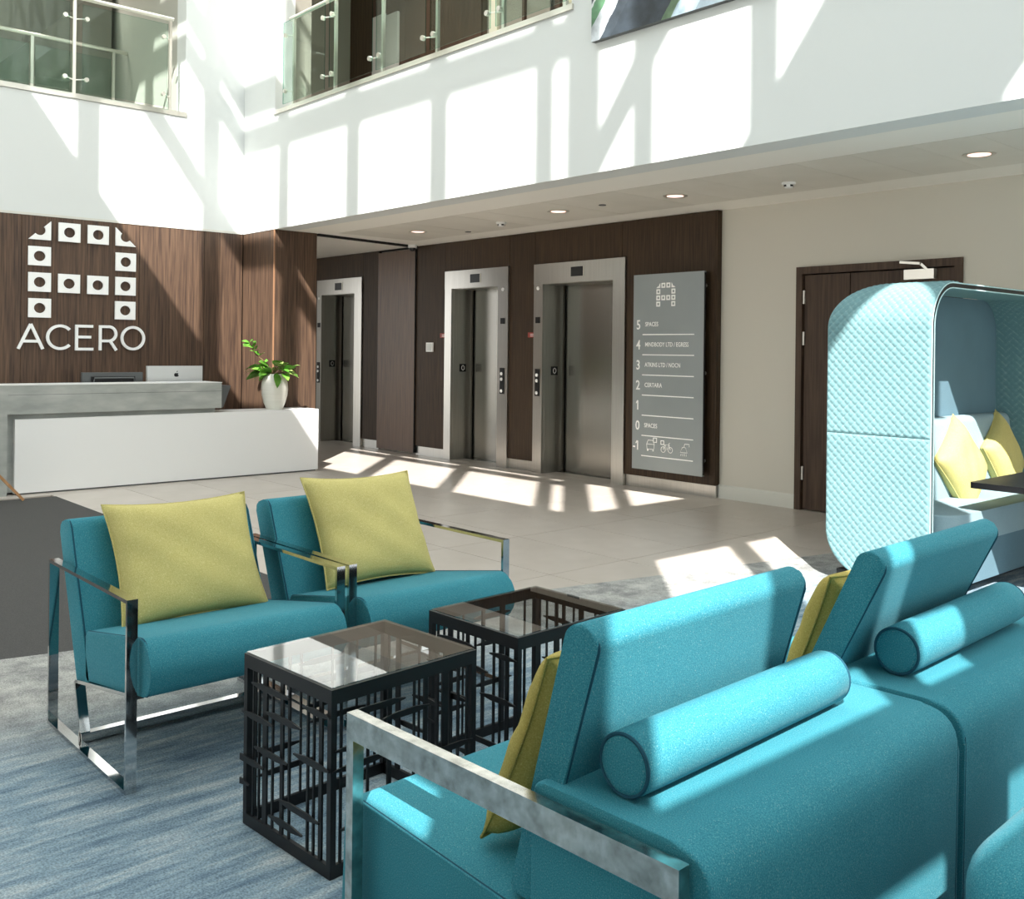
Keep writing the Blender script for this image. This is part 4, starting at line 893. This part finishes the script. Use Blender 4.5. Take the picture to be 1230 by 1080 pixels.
# ------------------------------------------------------------------ quilted meeting booth
YL, YR_, XFr, XBk = 5.507, 7.42, -2.61, -3.262
ZB0, ZT0, RC = 0.055, 1.822, 0.27
o = empty('meeting_booth', (XFr, YL, 0.008), 0, 'pale aqua quilted meeting booth with a blue bench inside', 'booth')
HS = ZT0 - RC - ZB0; ARC = math.pi / 2 * RC; TOP = YR_ - YL - 2 * RC
def booth_pt(s, x, inset):
    """point on the arched shell: s runs up the left side, over the roof and down the right side"""
    yl, yr, zt = YL + inset, YR_ - inset, ZT0 - inset; r_ = RC - inset; z_a = ZT0 - RC
    if s < HS: return (yl, ZB0 + s)
    s -= HS
    if s < ARC: a = s / RC; return (yl + r_ - r_ * math.cos(a), z_a + r_ * math.sin(a))
    s -= ARC
    if s < TOP: return (YL + RC + s, zt)
    s -= TOP
    if s < ARC: a = s / RC; return (yr - r_ + r_ * math.sin(a), z_a + r_ * math.cos(a))
    return (yr, z_a - (s - ARC))
def x_rear(s):
    s = min(s, SL - s)
    if s < RC: return XBk + RC - math.sqrt(RC * RC - (RC - s) ** 2)
    if s < HS: return XBk
    a = min((s - HS) / RC, math.pi / 2); return XBk + RC - RC * math.cos(a)
SL = 2 * HS + 2 * ARC + TOP
PQ = 0.050
def quilt(s, x):
    a = (s + x) / PQ; b_ = (s - x) / PQ
    return (abs(math.sin(math.pi * a)) * abs(math.sin(math.pi * b_))) ** 0.33
def shell(name, s0, s1, inset, amp, sign, m, parent, ns, nx=96):
    bm = BM(); G = []; lay = bm.verts.layers.float.new('seam')
    for i in range(ns + 1):
        s = s0 + (s1 - s0) * i / ns; row = []; xr = x_rear(s)
        for j in range(nx + 1):
            x = xr + (XFr - xr) * j / nx
            e_ = min(1, min(s - s0, s1 - s) / 0.012, (XFr - x) / 0.012, (x - xr) / 0.012)
            y, z = booth_pt(s, x, inset - quilt(s, x) * amp * max(0, e_) * sign)
            v_ = bm.verts.new((x - XFr, y - YL, z)); v_[lay] = max(0.0, 1 - quilt(s, x) * 1.9); row.append(v_)
        G.append(row)
    for i in range(ns):
        for j in range(nx): bm.faces.new((G[i][j], G[i + 1][j], G[i + 1][j + 1], G[i][j + 1]))
    return obj(name, bm, m, parent, smooth=True, angle=180)
SE = 0.855
shell('lower_side_panel', 0, SE - 0.0015, 0.0, 0.009, 1, M_aqua, o, 170, 120)
shell('upper_side_panel', SE + 0.0015, HS + ARC + 0.1, 0.0, 0.009, 1, M_aqua, o, 230, 120)
shell('roof_panel', HS + ARC + 0.1, SL - HS, 0.0, 0.004, 1, M_aqua, o, 110, 60)
shell('far_side_panel', SL - HS, SL, 0.0, 0.004, 1, M_aqua, o, 60, 40)
shell('inner_lining', 0.0, SL, 0.036, 0.006, -1, M_aqua, o, 620, 72)
bm = BM(); A = []
for k in range(121):
    s = SL * k / 120; p = booth_pt(s, XFr, 0.0); q = booth_pt(s, XFr, 0.036); A.append((bm.verts.new((0.0, p[0] - YL, p[1])), bm.verts.new((0.0, q[0] - YL, q[1]))))
for a, b_ in zip(A, A[1:]): bm.faces.new((a[0], a[1], b_[1], b_[0]))
obj('front_edge', bm, M_black, o)
for ins in (0.004, 0.034):
    obj('edge_piping', tube(BM(), [(0.002, booth_pt(SL * k / 120, XFr, ins)[0] - YL, booth_pt(SL * k / 120, XFr, ins)[1]) for k in range(121)], 0.0035, 6), M_aqua_rim, o, smooth=True)
bm = BM(); A = []
for k in range(241):
    s = SL * k / 240; p = booth_pt(s, XBk, 0.0); q = booth_pt(s, XBk, 0.036); A.append((bm.verts.new((x_rear(s) - XFr, p[0] - YL, p[1])), bm.verts.new((x_rear(s) - XFr, q[0] - YL, q[1]))))
for a, b_ in zip(A, A[1:]): bm.faces.new((a[0], a[1], b_[1], b_[0]))
obj('rear_edge', bm, M_aqua, o)
bp_ = [(booth_pt(SL * k / 90, XFr, 0.038)[0] - YL, max(0.1, booth_pt(SL * k / 90, XFr, 0.038)[1])) for k in range(91)]
obj('back_panel', prism(BM(), bp_, -0.44, -0.41, 'x'), M_slate, o, smooth=True)
obj('underframe', box(-0.60, 0.0, 0.04, YR_ - YL - 0.04, 0.0, 0.07), M_black, o)
# bench
bn = rounded([(-0.52, 0.045), (0.11, 0.06), (0.11, YR_ - YL - 0.06), (-0.52, YR_ - YL - 0.045)], [0.02, 0.16, 0.16, 0.02], 9)
bn = [(x_, y_) for x_, y_ in bn]
bm = prism(BM(), bn, 0.30, 0.475, 'z'); tp = [f for f in bm.faces if len(f.verts) == len(bn)]
bmesh.ops.bevel(bm, geom=list({e_ for f in tp for e_ in f.edges}), offset=0.035, segments=4, affect='EDGES', profile=0.5, clamp_overlap=True)
obj('seat_cushion', bm, M_slate_l, o, smooth=True, angle=60)
bn2 = [(x_ - 0.01 if x_ > 0 else x_, y_) for x_, y_ in bn]
obj('bench_base', prism(BM(), bn2, 0.06, 0.30, 'z'), M_slate, o, smooth=True)
bp2 = rounded([(-0.41, 0.44), (-0.26, 0.44), (-0.31, 0.985), (-0.41, 0.985)], [0.01, 0.01, 0.06, 0.02], 6)
br = padded('bench_back', bp2, 0.05, YR_ - YL - 0.05, M_slate_l, o, 0.04)
for y in (0.13,): obj('button', disc((-0.298, y, 0.88), 0.009, 'x', 0.006, 10), M_slate, br)
cushion('yellow velvet cushion on the booth bench, left of the table corner', (-2.855, 6.45, 0.69), (0.087, 0.285, -0.362), (-0.052, 0.371, 0.281), 0.48, 0.46, 0.18, M_lime, 5)
cushion('yellow velvet cushion on the booth bench, behind the table', (-2.865, 7.12, 0.70), (0.06, 0.24, -0.36), (-0.08, 0.375, 0.25), 0.48, 0.46, 0.18, M_lime, 6)
o = empty('booth_table', (-2.53, 5.83, 0), 0, 'dark table edge reaching over the booth bench', 'table')
obj('table_top', prism(BM(), rounded([(0, 0), (0.85, -0.03), (0.85, 1.3), (0, 1.3)], 0.03, 5), 0.625, 0.66, 'z'), M_black, o, bevel=0.004, seg=2)
obj('column', lathe(BM(), [(0.035, 0.015), (0.035, 0.625)], 16, (0.5, 0.7, 0)), M_black, o, smooth=True)
obj('foot_plate', lathe(BM(), [(0.24, 0.007), (0.24, 0.016), (0.05, 0.022)], 28, (0.5, 0.7, 0)), M_black, o, smooth=True)

# lettering becomes plain mesh
bpy.context.view_layer.update(); dg = bpy.context.evaluated_depsgraph_get()
for t_ in [q for q in COL.objects if q.type == 'FONT']:
    me = bpy.data.meshes.new_from_object(t_.evaluated_get(dg)); me.name = 'lettering'
    o = bpy.data.objects.new('lettering_mesh', me); o.location = t_.location; o.rotation_euler = t_.rotation_euler; o.scale = t_.scale
    par = t_.parent; cu = t_.data; bpy.data.objects.remove(t_); bpy.data.curves.remove(cu)
    o.name = 'lettering'; link(o, par)
